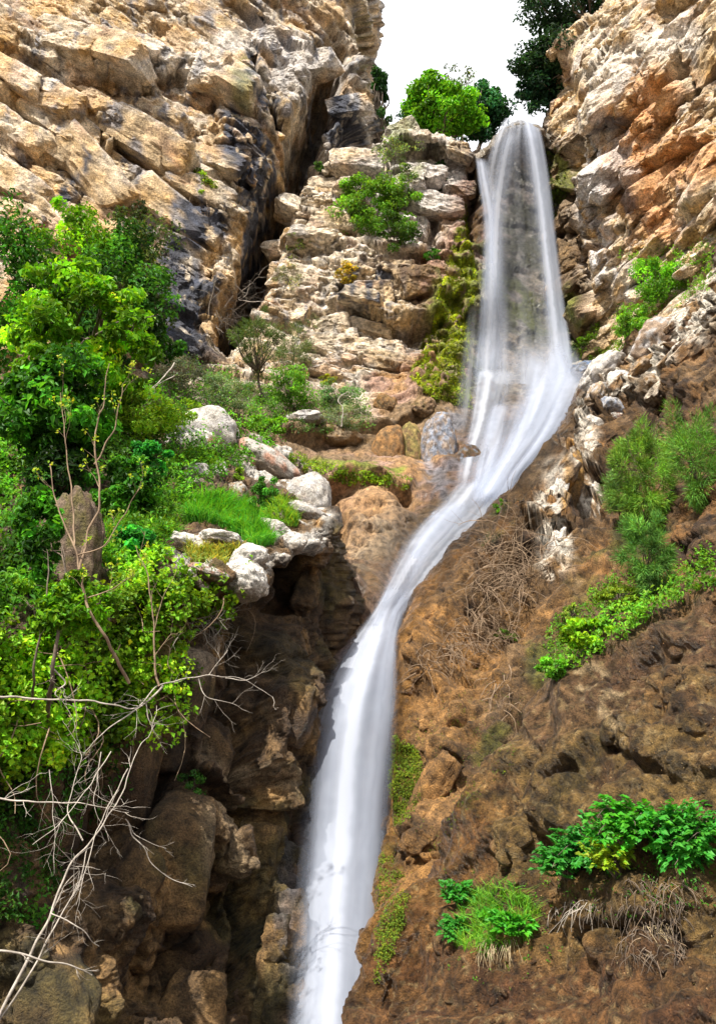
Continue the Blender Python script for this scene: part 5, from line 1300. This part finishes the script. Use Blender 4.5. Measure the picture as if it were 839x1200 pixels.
# ------------------------------------------------------------------ PLANTS ON THE NEAR ROCK
def leafy(name, label, px, py, stems, reach, leaf, col, cat='plant', group=None, toward=None, leaflets=3, droop=0.25, seed=3):
    h = hit(px, py); ft = h[0] - h[1] * 0.02
    root = empty(name, ft, label, cat, group)
    P_, Vs, Cs, Ns, Ts = [], [], [], [], []
    for k in range(stems):
        d = unit(h[1] * 0.9 + rvec(1)[0] * 0.8 + np.array([0, -0.2, 0.55]) + (0 if toward is None else np.array(toward)))
        L = reach * RNG.uniform(0.55, 1.1)
        tip = d * L + np.array([0, 0, -droop * L * 0.3])
        q = curve_to((0, 0, 0), tip, 9, 0.08, -0.15); P_.append((q, 0.006, 0.002))
        for i in range(3, 9):
            for sgn in (-1, 1):
                base = q[i]; t = unit(q[i] - q[i - 1]); sd = unit(np.cross(t, (0, 0, 1.0))) * sgn
                e = base + (sd * 0.8 + t * 0.5) * leaf * 1.1
                for w_ in range(leaflets):
                    ang = (w_ - (leaflets - 1) / 2) * 0.85
                    dd = unit(sd * math.cos(ang) + t * (0.5 + math.sin(ang)) + np.array([0, 0, -0.15]))
                    Cs.append(e + dd * leaf * 0.55); Ts.append(dd); Ns.append(unit(np.array([0, -0.35, 1.0]) + rvec(1)[0] * 0.35))
    C = np.array(Cs); T = np.array(Ts); N = np.array(Ns); N = unit(N - T * (N * T).sum(1, keepdims=True))
    V, Fq = leaf_arrays(C, N, leaf, 0.62, fold=0.12, T=T)
    make_mesh('leaves', V, Fq, M_LEAF, cols=leaf_cols(len(C), col, 0.16, 0.15), parent=root, smooth=False)
    V_, F_ = tube_arrays(P_); make_mesh('stems', V_, F_, M_DRY if False else M_BARK, parent=root)
    return root
NG = 'small plants on the near brown rock'
leafy('plant', 'leafy plant at the left of the grassy tuft low on the rock', 537, 1062, 22, 0.22, 0.042, (0.05, 0.28, 0.03), group=NG)
leafy('plant', 'second leafy plant, lower down under the left one', 535, 1095, 16, 0.16, 0.038, (0.05, 0.26, 0.03), group=NG)
leafy('plant', 'broad-leaved green plant at the right foot of the grassy tuft', 600, 1100, 14, 0.19, 0.052, (0.07, 0.34, 0.02), group=NG)
leafy('plant', 'small rosette between the grass tuft and its right foot', 578, 1085, 12, 0.15, 0.04, (0.09, 0.36, 0.02), group=NG)
for lab, x, y, n_, rch, lf, c in (
    ('dark green leafy plant at the left end of the right-hand overhang', 668, 1030, 30, 0.30, 0.044, (0.05, 0.27, 0.03)),
    ('leafy plant in the middle of the right-hand overhang', 700, 1010, 34, 0.34, 0.048, (0.045, 0.28, 0.03)),
    ('yellow-green young plant in front of the right-hand overhang', 722, 1030, 18, 0.26, 0.042, (0.26, 0.40, 0.02)),
    ('tall bright leafy plant at the top of the right-hand overhang', 742, 985, 34, 0.36, 0.052, (0.07, 0.34, 0.02)),
    ('green leafy plant touching the right border', 778, 990, 30, 0.34, 0.05, (0.05, 0.30, 0.03)),
    ('leafy plant beyond the right border on the overhang', 815, 1000, 26, 0.34, 0.05, (0.06, 0.30, 0.03))):
    leafy('plant', lab, x, y, n_, rch, lf, c, group=NG, toward=(0, -0.3, 0.1))
r1 = empty('grass_tuft', tuple(hit(575, 1080)[0]), 'bright fine grass tuft between leafy plants low on the rock', 'grass tuft')
blades('blades', [(545, 1050), (600, 1042), (632, 1068), (622, 1105), (560, 1128), (535, 1110)], 330, 7, 0.16, (0.14, 0.36, 0.03), kind=None, width=0.005, parent=r1, origin=r1.location, spread=0.03)
r2 = empty('grass_tuft', tuple(hit(582, 1112)[0]), 'dry straw-coloured grass hanging from the bright tuft', 'grass tuft')
def hang(px, py, n, L, mat, parent, r=0.002, spread=25, sidep=0.35):
    ps = []
    for k in range(n):
        h = hit(px + RNG.uniform(-spread, spread), py + RNG.uniform(-6, 6))
        if h is None: continue
        a = h[0] + h[1] * 0.02; l = L * RNG.uniform(0.4, 1.2)
        p = [a]; d = unit(h[1] * 0.6 + np.array([RNG.normal() * sidep, -0.2, -0.5]))
        for s in range(8):
            d = unit(d + rvec(1)[0] * 0.22 + np.array([0, 0, -0.18])); p.append(p[-1] + d * l / 8)
        ps.append((np.array(p), r * RNG.uniform(0.6, 1.6), r * 0.4))
    V_, F_ = tube_arrays(ps, 4); o0 = np.array(parent.location)
    return make_mesh('strands', V_ - o0, F_, mat, parent=parent)
hang(582, 1105, 60, 0.16, M_DRY, r2, spread=22)
r3 = empty('root_tangle', tuple(hit(700, 1055)[0]), 'pale dangling roots under the leafy overhang, left part', 'roots')
hang(672, 1062, 22, 0.22, M_PALEWOOD, r3, 0.0022, 26, 0.7)
hang(700, 1058, 26, 0.16, M_BARK, r3, 0.002, 36, 0.9)
r4 = empty('root_tangle', tuple(hit(765, 1060)[0]), 'brown matted roots and dry stalks hanging below the right end of the overhang', 'roots')
for yy in (1035, 1055, 1075, 1095, 1115): hang(766, yy, 30, 0.14, M_BARK, r4, 0.003, 36, 1.3); hang(764, yy + 6, 8, 0.14, M_TWIG, r4, 0.0018, 36, 1.2)
hang(772, 1085, 26, 0.22, M_DRY, r4, 0.0015, 18, 0.7)

# ------------------------------------------------------------------ DEAD WOOD
def smooth_path(pts, n=8):
    p = np.array([at(a, b, c) for a, b, c in pts])
    return spl(p, [n] * (len(p) - 1)) if len(p) > 2 else curve_to(p[0], p[1], n, 0.04)
def wood(name, cat, label, paths, mat, tw=4, tl=0.35, depth=2, group=None, up=0.1, leaves=None):
    ps = []; tips = []
    for pts, r0, r1 in paths:
        q = smooth_path(pts); q = q + 0.012 * np.stack([perlin(q * 6, k) for k in range(3)], 1) * 2
        ps.append((q, r0, r1)); t = twigs(q, max(r1 * 1.1, r0 * 0.5), tw, tl, depth, 0.9, up); ps += t; tips += [q[-1]] + [a[-1] for a, _, _ in t]
    V_, F_ = tube_arrays(ps); o0 = ps[0][0][0]
    if leaves is None:
        o = make_mesh(name, V_ - o0, F_, mat); o.location = o0; return tag(o, label, cat, group)
    root = empty(name, o0, label, cat, group)
    make_mesh('branches', V_ - o0, F_, mat, parent=root)
    tips = np.array(tips); tips = tips[RNG.permutation(len(tips))[:leaves[0]]]
    C = np.repeat(tips, 5, 0) + rvec(len(tips) * 5) * leaves[1] * 0.7
    V, Fq = leaf_arrays(C, unit(rvec(len(C)) + np.array([0, -0.3, 0.8])), leaves[1], 0.6)
    make_mesh('leaves', V - o0, Fq, M_LEAF, cols=leaf_cols(len(C), leaves[2], 0.2), parent=root, smooth=False)
    return root
wood('dead_branch', 'branch', 'long pale dead branch reaching right across the creeper and dark wall', [
    ([(-40, 812, 7.1), (30, 818, 7.3), (110, 822, 7.5), (160, 830, 7.7), (185, 803, 7.9), (215, 796, 8.1), (250, 792, 8.2), (285, 797, 8.3), (318, 816, 8.4)], 0.0097, 0.0023),
    ([(192, 802, 7.9), (170, 826, 7.8), (130, 852, 7.6), (96, 884, 7.4)], 0.0105, 0.0023),
    ([(245, 792, 8.2), (258, 772, 8.2), (266, 762, 8.3)], 0.0053, 0.0023),
    ([(232, 796, 8.1), (242, 816, 8.1), (272, 826, 8.2)], 0.0067, 0.0023),
    ([(265, 794, 8.2), (290, 796, 8.2), (312, 785, 8.3)], 0.0045, 0.0015),
    ([(172, 822, 7.8), (176, 845, 7.8), (196, 850, 7.9)], 0.0060, 0.0023),
    ([(60, 780, 7.3), (75, 800, 7.4), (66, 812, 7.3), (82, 830, 7.4)], 0.0090, 0.0030)], M_PALEWOOD, 4, 0.28)
wood('dead_branch', 'branch', 'thick pale dead limb slanting down to the left corner', [
    ([(-20, 1230, 6.2), (30, 1130, 6.3), (58, 1075, 6.4), (80, 1020, 6.5), (108, 985, 6.6), (140, 935, 6.8), (158, 888, 6.9), (182, 850, 7.3)], 0.0120, 0.0023),
    ([(-30, 1240, 6.2), (30, 1150, 6.3), (62, 1092, 6.4), (90, 1040, 6.5), (105, 988, 6.6)], 0.0083, 0.0037),
    ([(-40, 930, 6.4), (20, 938, 6.5), (70, 940, 6.6), (115, 945, 6.7), (150, 952, 6.8)], 0.0083, 0.0023),
    ([(98, 985, 6.65), (80, 950, 6.8), (92, 905, 6.9), (96, 870, 7.1)], 0.0060, 0.0015)], M_PALEWOOD, 6, 0.28)
wood('dead_branch', 'branch', 'thin curved twig hanging over the dark wall, tip to the right', [
    ([(148, 962, 6.9), (165, 990, 7.0), (190, 1022, 7.1), (226, 1040, 7.2)], 0.0060, 0.0023),
    ([(146, 960, 6.9), (170, 985, 7.0), (193, 995, 7.0)], 0.0037, 0.0015)], M_PALEWOOD, 3, 0.14)
wood('dead_branch', 'branch', 'pale broken stick at the bottom left edge', [
    ([(-40, 1110, 5.9), (30, 1120, 6.0), (75, 1130, 6.1), (108, 1142, 6.2)], 0.0090, 0.0037), ([(62, 1070, 6.2), (95, 1088, 6.2), (118, 1110, 6.3)], 0.0053, 0.0023)], M_PALEWOOD, 3, 0.14)
wood('dead_branch', 'branch', 'fine grey twigs fanning from the corner over the thick limb', [
    ([(130, 880, 6.8), (110, 910, 6.7), (75, 960, 6.5), (40, 990, 6.4)], 0.0045, 0.0023), ([(150, 900, 6.8), (120, 960, 6.6), (100, 1020, 6.4), (90, 1060, 6.4)], 0.0045, 0.0023),
    ([(60, 900, 6.5), (62, 950, 6.5), (66, 1010, 6.5)], 0.0037, 0.0015), ([(118, 880, 6.8), (112, 940, 6.7), (128, 985, 6.7)], 0.0037, 0.0015)], M_PALEWOOD, 9, 0.3)
wood('bare_sapling', 'sapling', 'nearly leafless forked sapling with yellow-green buds at the left', [
    ([(150, 800, 7.6), (124, 748, 7.3), (104, 712, 7.2), (94, 668, 7.2), (86, 640, 7.2), (70, 600, 7.2), (58, 545, 7.2)], 0.016, 0.005),
    ([(94, 668, 7.2), (104, 625, 7.3), (118, 580, 7.3), (112, 520, 7.3), (122, 470, 7.4), (128, 425, 7.4)], 0.014, 0.004),
    ([(112, 545, 7.3), (132, 505, 7.3), (142, 470, 7.3), (143, 450, 7.3)], 0.008, 0.003),
    ([(90, 652, 7.2), (120, 640, 7.1), (145, 605, 7.1), (166, 570, 7.1)], 0.008, 0.003),
    ([(104, 700, 7.2), (130, 690, 7.1), (155, 672, 7.1)], 0.007, 0.003),
    ([(86, 640, 7.2), (84, 580, 7.3), (76, 500, 7.3), (72, 460, 7.3)], 0.009, 0.003)], M_TWIG, 3, 0.3, leaves=(70, 0.035, (0.3, 0.42, 0.03)), up=0.35)
wood('bare_sapling', 'sapling', 'slender reddish bare stem rising out of the creeper', [
    ([(186, 806, 7.6), (182, 760, 7.6), (178, 710, 7.6), (172, 670, 7.6), (160, 640, 7.6)], 0.011, 0.003),
    ([(180, 740, 7.6), (190, 700, 7.6), (208, 668, 7.6)], 0.005, 0.002), ([(182, 770, 7.6), (200, 745, 7.6), (210, 742, 7.6)], 0.004, 0.002)], M_TWIG, 3, 0.2, up=0.3)
wood('bare_sapling', 'sapling', 'brown leaning trunk in the shade at the left border', [
    ([(56, 850, 8.2), (60, 800, 7.4), (68, 740, 7.3), (76, 690, 7.4), (74, 640, 7.5)], 0.024, 0.008), ([(38, 830, 8.0), (40, 790, 7.3), (52, 720, 7.3), (56, 660, 7.4)], 0.014, 0.006)], M_BARK, 5, 0.3)
wood('dead_branch', 'branch', 'pale leafless sticks against the dark trees on the upper left', [
    ([(205, 425, 17.5), (185, 450, 17.3), (165, 462, 17.2), (150, 470, 17.1)], 0.018, 0.006), ([(205, 440, 17.5), (180, 455, 17.3), (160, 475, 17.2)], 0.012, 0.005)], M_PALEWOOD, 3, 0.5)
wood('dead_branch', 'branch', 'bleached twisted twig above the silvery shrub', [([(400, 500, 19.3), (402, 480, 19.2), (396, 468, 19.2), (408, 458, 19.2)], 0.02, 0.008)], M_PALEWOOD, 3, 0.3)
# pale bare bush below the cleft, hanging roots on the cliff, and the brown brush piles
def brush(name, cat, label, origin_pxs, n, L, mat, r, up=-0.2, spread=1.0, lift=0.1, sag=0.12, depth=1, group=None):
    ps = []
    for k in range(n):
        ox, oy = origin_pxs[RNG.integers(len(origin_pxs))]
        h = hit(ox + RNG.normal() * 6, oy + RNG.normal() * 6)
        if h is None: continue
        a = h[0] + h[1] * lift * RNG.uniform(0, 1)
        d = unit(h[1] * 0.35 + rvec(1)[0] * spread + np.array([0, -0.15, up])); l = L * RNG.uniform(0.4, 1.1)
        p = [a]
        for s in range(9):
            d = unit(d + rvec(1)[0] * 0.25 + np.array([0, 0, -sag])); p.append(p[-1] + d * l / 9)
        p = np.array(p); ps.append((p, r * RNG.uniform(0.6, 1.3), r * 0.3))
        if depth: ps += twigs(p, r * 0.6, 3, l * 0.4, depth, 0.9, 0)
    V_, F_ = tube_arrays(ps, 4); o0 = ps[0][0][0]
    o = make_mesh(name, V_ - o0, F_, mat); o.location = o0
    return tag(o, label, cat, group)
brush('dead_bush', 'bush', 'pale leafless bush below the dark cleft', [(278, 345), (268, 365), (290, 335), (255, 372)], 70, 1.5, M_PALEWOOD, 0.016, up=0.2, spread=0.9, lift=0.3, sag=0.02)
brush('hanging_roots', 'roots', 'grey roots hanging below the round green cliff shrub', [(235, 235), (242, 240), (228, 238)], 26, 1.2, M_TWIG, 0.012, up=-0.9, spread=0.4, lift=0.2, sag=0.3)
brush('dead_brush', 'brush', 'arching tangle of dead brown twigs in the hollow of the spur', [(575, 650), (600, 640), (625, 655), (590, 680), (620, 690), (560, 690), (632, 680)], 190, 1.15, M_TWIG, 0.008, up=0.35, spread=0.9, lift=0.35, sag=0.16)
brush('dead_brush', 'brush', 'lower sprawl of dead brown twigs beside the cascade channel', [(560, 720), (540, 745), (570, 760), (520, 760), (500, 780), (600, 740)], 130, 0.8, M_TWIG, 0.007, up=0.1, spread=0.9, lift=0.25, sag=0.14)
brush('dead_brush', 'brush', 'single dark twiggy stem hanging left of the big brown rock', [(590, 800), (592, 815), (588, 830)], 26, 0.5, M_TWIG, 0.007, up=-0.4, spread=0.6, lift=0.15, sag=0.1)
brush('dead_brush', 'brush', 'dry grey twigs at the creeper edge beside the white boulder', [(232, 735), (248, 720), (240, 750), (255, 742)], 46, 0.55, M_PALEWOOD, 0.005, up=0.0, spread=0.9, lift=0.25, sag=0.1)

# ------------------------------------------------------------------ WATER
_g = GRIDS['cliff_gully']
BED = BVHTree.FromPolygons(_g.reshape(-1, 3).tolist(), gfaces(*_g.shape[:2]).tolist())
def water_sheet(name, rows, mat, prof, ends=(0.0, 0.0), step=3.0, bulge=0.25, seed=1, nz=0.25, parent=None, clear=0.12):
    """rows: (left px, left py, right px, right py, Y); a gently arched sheet between the two edges"""
    ctrl = []
    for lx, ly, rx, ry, Y in rows:
        ctrl.append([(lx + (rx - lx) * t, ly + (ry - ly) * t, Y - bulge * math.sin(math.pi * t)) for t in (0, 0.25, 0.5, 0.75, 1)])
    G = loft(ctrl, step); nr, nc = G.shape[:2]
    N, s = gnormals(G)
    du = np.linspace(0, 1, nc)[None].repeat(nr, 0)
    lv = np.concatenate([[0], np.cumsum(np.linalg.norm(np.diff(G[:, nc // 2], axis=0), axis=1))])
    wd = np.linalg.norm(G[:, -1] - G[:, 0], axis=1).mean()
    dv = lv[:, None].repeat(nc, 1); tv = dv / lv[-1]
    q = np.stack([du * wd * 2.6, dv * 0.16, np.full_like(du, seed * 9.0)], -1).reshape(-1, 3)
    n_ = fbm(q, 3, seed).reshape(nr, nc)
    G = G + N * (n_ * 0.03)[..., None]
    # lift the sheet clear of the bed
    push = np.zeros((nr, nc))
    for i in range(0, nr, 2):
        for j in range(0, nc, 2):
            d = Vector(G[i, j] - CAM); L = d.length
            h = BED.ray_cast(_cam, d.normalized())
            if h[0] is not None and h[3] < L + clear: push[i:i + 2, j:j + 2] = L + clear - h[3]
    for _ in range(2):
        q2 = np.pad(push, 3, mode='edge')
        push = np.max([q2[a:a + nr, b:b + nc] for a in (0, 3, 6) for b in (0, 3, 6)], axis=0)
    for _ in range(5):
        q2 = np.pad(push, 2, mode='edge')
        push = np.mean([q2[a:a + nr, b:b + nc] for a in (0, 2, 4) for b in (0, 2, 4)], axis=0)
    G = G - unit(G - CAM) * push[..., None]
    dens = prof(du + 0.05 * n_, tv)
    if ends[0] > 0: dens = dens * sstep(0, ends[0], tv)
    if ends[1] > 0: dens = dens * sstep(0, ends[1], 1 - tv)
    dens = dens * (1 + nz * 1.6 * n_)
    uv = np.stack([du * wd, dv], -1).reshape(-1, 2)
    Fc = gfaces(nr, nc)
    o = make_mesh(name, G.reshape(-1, 3), Fc, mat, extra={'dens': np.clip(dens, 0, 1).ravel()}, uv=uv, parent=parent)
    tag(o, kind='structure')
    return o
WV = water_material('falling_water_veil', 0.9, 0.75, su=7, sv=0.03, tint=(0.56, 0.59, 0.67))
WD = water_material('falling_water', 1.0, 0.5, su=6, sv=0.03, tint=(0.52, 0.56, 0.66))
def soft(a=0.12, b=0.12, k=1.0):
    return lambda u, v: k * sstep(0, a, u) * sstep(0, b, 1 - u)
# upper fall: thin veil, dense strand on the right, split strand on the left
water_sheet('waterfall', [(590, 138, 626, 138, 27.4), (578, 160, 632, 160, 26.7), (566, 200, 640, 200, 26.4), (566, 260, 648, 260, 26.3), (562, 330, 658, 330, 26.2), (556, 400, 668, 400, 26.0), (552, 450, 676, 450, 25.4)],
            WV, lambda u, v: sstep(0, 0.1, u) * sstep(0, 0.06, 1 - u) * (0.15 + 0.45 * (1 - sstep(0.05, 0.3, v)) + 0.45 * sstep(0.68, 1, v) + 0.3 * (1 - sstep(0.1, 0.35, u))), bulge=0.2, seed=2)
water_sheet('waterfall', [(604, 138, 628, 140, 27.3), (608, 160, 636, 160, 26.5), (616, 220, 646, 220, 26.1), (624, 290, 654, 290, 26.0), (632, 360, 663, 360, 25.8), (636, 420, 672, 420, 25.4), (638, 470, 676, 460, 24.6)],
            WD, lambda u, v: sstep(0, 0.55, u) * sstep(0, 0.16, 1 - u) * 0.9, ends=(0.04, 0.1), bulge=0.1, seed=3)
water_sheet('waterfall', [(556, 183, 572, 186, 26.9), (559, 215, 580, 215, 26.4), (564, 260, 590, 260, 26.2), (562, 330, 596, 330, 26.1), (556, 400, 602, 400, 25.9), (550, 450, 600, 450, 25.2)],
            WD, lambda u, v: sstep(0, 0.2, u) * sstep(0, 0.55, 1 - u) * 0.85, ends=(0.03, 0.1), bulge=0.1, seed=4)
water_sheet('waterfall', [(590, 150, 612, 148, 27.2), (578, 190, 604, 190, 26.5), (570, 250, 596, 250, 26.2), (568, 330, 592, 330, 26.0), (560, 410, 590, 410, 25.7)],
            WV, soft(0.4, 0.4, 0.75), ends=(0.1, 0.25), bulge=0.1, seed=5)
water_sheet('waterfall', [(546, 350, 566, 350, 26.0), (540, 400, 564, 400, 25.6), (534, 450, 560, 450, 24.8), (526, 520, 552, 520, 22.6)],
            WV, soft(0.4, 0.4, 0.5), ends=(0.3, 0.3), bulge=0.1, seed=6)
# fans over the steps
water_sheet('waterfall', [(590, 396, 672, 398, 25.3), (580, 430, 684, 430, 24.6), (572, 470, 680, 462, 23.6), (562, 520, 652, 512, 21.9), (548, 560, 612, 560, 20.2), (532, 592, 580, 602, 18.9)],
            WD, lambda u, v: sstep(0.05, 0.55, u) * sstep(0, 0.10, 1 - u) * 0.85, ends=(0.16, 0.08), bulge=0.5, seed=7, nz=0.6)
water_sheet('waterfall', [(620, 420, 690, 425, 24.2), (608, 460, 686, 452, 23.3), (592, 505, 660, 502, 21.8), (572, 550, 618, 552, 20.0), (548, 590, 588, 598, 18.6)],
            WD, soft(0.4, 0.14, 0.85), ends=(0.2, 0.12), bulge=0.4, seed=8, nz=0.6)
water_sheet('waterfall', [(556, 432, 606, 432, 24.3), (552, 446, 606, 446, 23.7), (548, 490, 590, 490, 22.7), (538, 530, 576, 530, 21.2), (528, 575, 566, 578, 19.6)],
            WV, soft(0.2, 0.3, 0.9), ends=(0.08, 0.15), bulge=0.3, seed=9)
water_sheet('waterfall', [(574, 470, 622, 468, 23.1), (566, 490, 620, 486, 22.5), (556, 540, 600, 538, 20.9), (545, 585, 584, 588, 19.0)],
            WD, soft(0.3, 0.4, 0.7), ends=(0.1, 0.15), bulge=0.3, seed=10, nz=0.6)
# slide and channel
water_sheet('waterfall', [(540, 560, 612, 556, 20.0), (512, 590, 590, 600, 18.6), (482, 620, 560, 630, 17.6), (462, 655, 530, 660, 16.6), (446, 690, 504, 690, 15.6), (438, 710, 480, 722, 14.9)],
            WV, soft(0.10, 0.05, 1.25), ends=(0.12, 0.06), bulge=0.15, seed=11)
water_sheet('waterfall', [(530, 580, 560, 586, 18.9), (500, 606, 534, 622, 17.7), (478, 640, 508, 650, 16.8), (458, 680, 488, 684, 15.8), (442, 712, 466, 718, 15.0)],
            WD, soft(0.35, 0.35, 0.8), ends=(0.15, 0.08), bulge=0.12, seed=12)
# lower fall
water_sheet('waterfall', [(456, 680, 500, 690, 15.6), (442, 704, 482, 712, 14.9), (428, 726, 474, 730, 14.2), (394, 770, 472, 772, 13.2), (364, 830, 472, 830, 12.7), (348, 900, 466, 900, 12.4), (340, 980, 462, 980, 12.0), (336, 1060, 458, 1060, 11.4), (332, 1150, 454, 1150, 10.6), (326, 1300, 450, 1300, 9.5)],
            WV, soft(0.22, 0.16, 0.9), ends=(0.08, 0.0), bulge=0.3, seed=13, clear=0.1, nz=0.35)
water_sheet('waterfall', [(460, 672, 504, 684, 15.6), (442, 702, 480, 710, 14.7), (428, 730, 470, 732, 13.8), (400, 772, 468, 772, 12.6), (372, 830, 468, 830, 12.0), (358, 900, 462, 900, 11.6), (352, 980, 456, 980, 11.2), (346, 1060, 450, 1060, 10.6), (338, 1150, 446, 1150, 9.8), (330, 1300, 440, 1300, 8.7)],
            WD, soft(0.32, 0.2, 1.0), ends=(0.2, 0.0), bulge=0.35, seed=14, clear=0.45, nz=0.4)

# ------------------------------------------------------------------ GROUND, SKY, LIGHT, CAMERA
def plane_ground():
    n = 60
    xs = np.linspace(-1, 1, n); g = np.sign(xs) * np.abs(xs) ** 2.2 * 400
    X, Y = np.meshgrid(g, g, indexing='ij')
    P = np.stack([X, Y, np.full_like(X, -0.9)], -1).reshape(-1, 3)
    P[:, 2] += 0.15 * fbm(P * 0.3, 3, 801)
    o = make_mesh('ground', P, gfaces(n, n), M_NEAR, cols=np.tile(SOIL, (len(P), 1)), extra={'wet': np.full(len(P), 0.3)})
    tag(o, kind='structure')
plane_ground()

SUN_DIR = Vector((-0.42, -0.77, 1.08)).normalized()      # towards the sun
elev = math.asin(SUN_DIR.z); az = math.atan2(SUN_DIR.x, SUN_DIR.y)
sl = bpy.data.lights.new('sun', 'SUN'); sl.energy = 5.0; sl.angle = math.radians(0.5); sl.color = (1.0, 0.94, 0.84)
so = bpy.data.objects.new('sun', sl); COL.objects.link(so); so.rotation_euler = (-SUN_DIR).to_track_quat('-Z', 'Y').to_euler()

w = bpy.data.worlds.new('World'); SC.world = w; w.use_nodes = True
T = NT.__new__(NT); T.t = w.node_tree; T.t.nodes.clear()
out = T.n('ShaderNodeOutputWorld'); bg = T.n('ShaderNodeBackground', Strength=0.13)
sky = T.n('ShaderNodeTexSky', sky_type='NISHITA'); sky.sun_disc = False; sky.sun_elevation = elev; sky.sun_rotation = az
sky.air_density = 1.0; sky.dust_density = 2.0
tc = T.n('ShaderNodeTexCoord')
nz = T.n('ShaderNodeTexNoise', Scale=1.6, Detail=6.0, Roughness=0.55); T.l(tc.outputs['Generated'], nz.inputs['Vector'])
cr = T.n('ShaderNodeMapRange'); cr.inputs['From Min'].default_value = 0.25; cr.inputs['From Max'].default_value = 0.45
T.l(nz.outputs['Fac'], cr.inputs['Value'])
mx = T.n('ShaderNodeMix', data_type='RGBA'); mx.inputs['B'].default_value = (6.0, 6.1, 6.3, 1)
T.l(cr.outputs[0], mx.inputs['Factor']); T.l(sky.outputs[0], mx.inputs['A']); T.l(mx.outputs['Result'], bg.inputs['Color']); T.l(bg.outputs[0], out.inputs[0])

cam = bpy.data.cameras.new('camera'); co = bpy.data.objects.new('camera', cam); COL.objects.link(co)
co.location = Vector(CAM); co.rotation_euler = (math.pi / 2 + PITCH, 0, 0)
cam.sensor_fit = 'VERTICAL'; cam.sensor_height = 36; cam.lens = 36 * F / 1200; cam.clip_end = 3000; cam.clip_start = 0.05
SC.camera = co
vs = SC.view_settings; vs.view_transform = 'Standard'; vs.look = 'None'; vs.gamma = 1; vs.exposure = 0.95
SC.cycles.transparent_max_bounces = 24; SC.cycles.max_bounces = 6
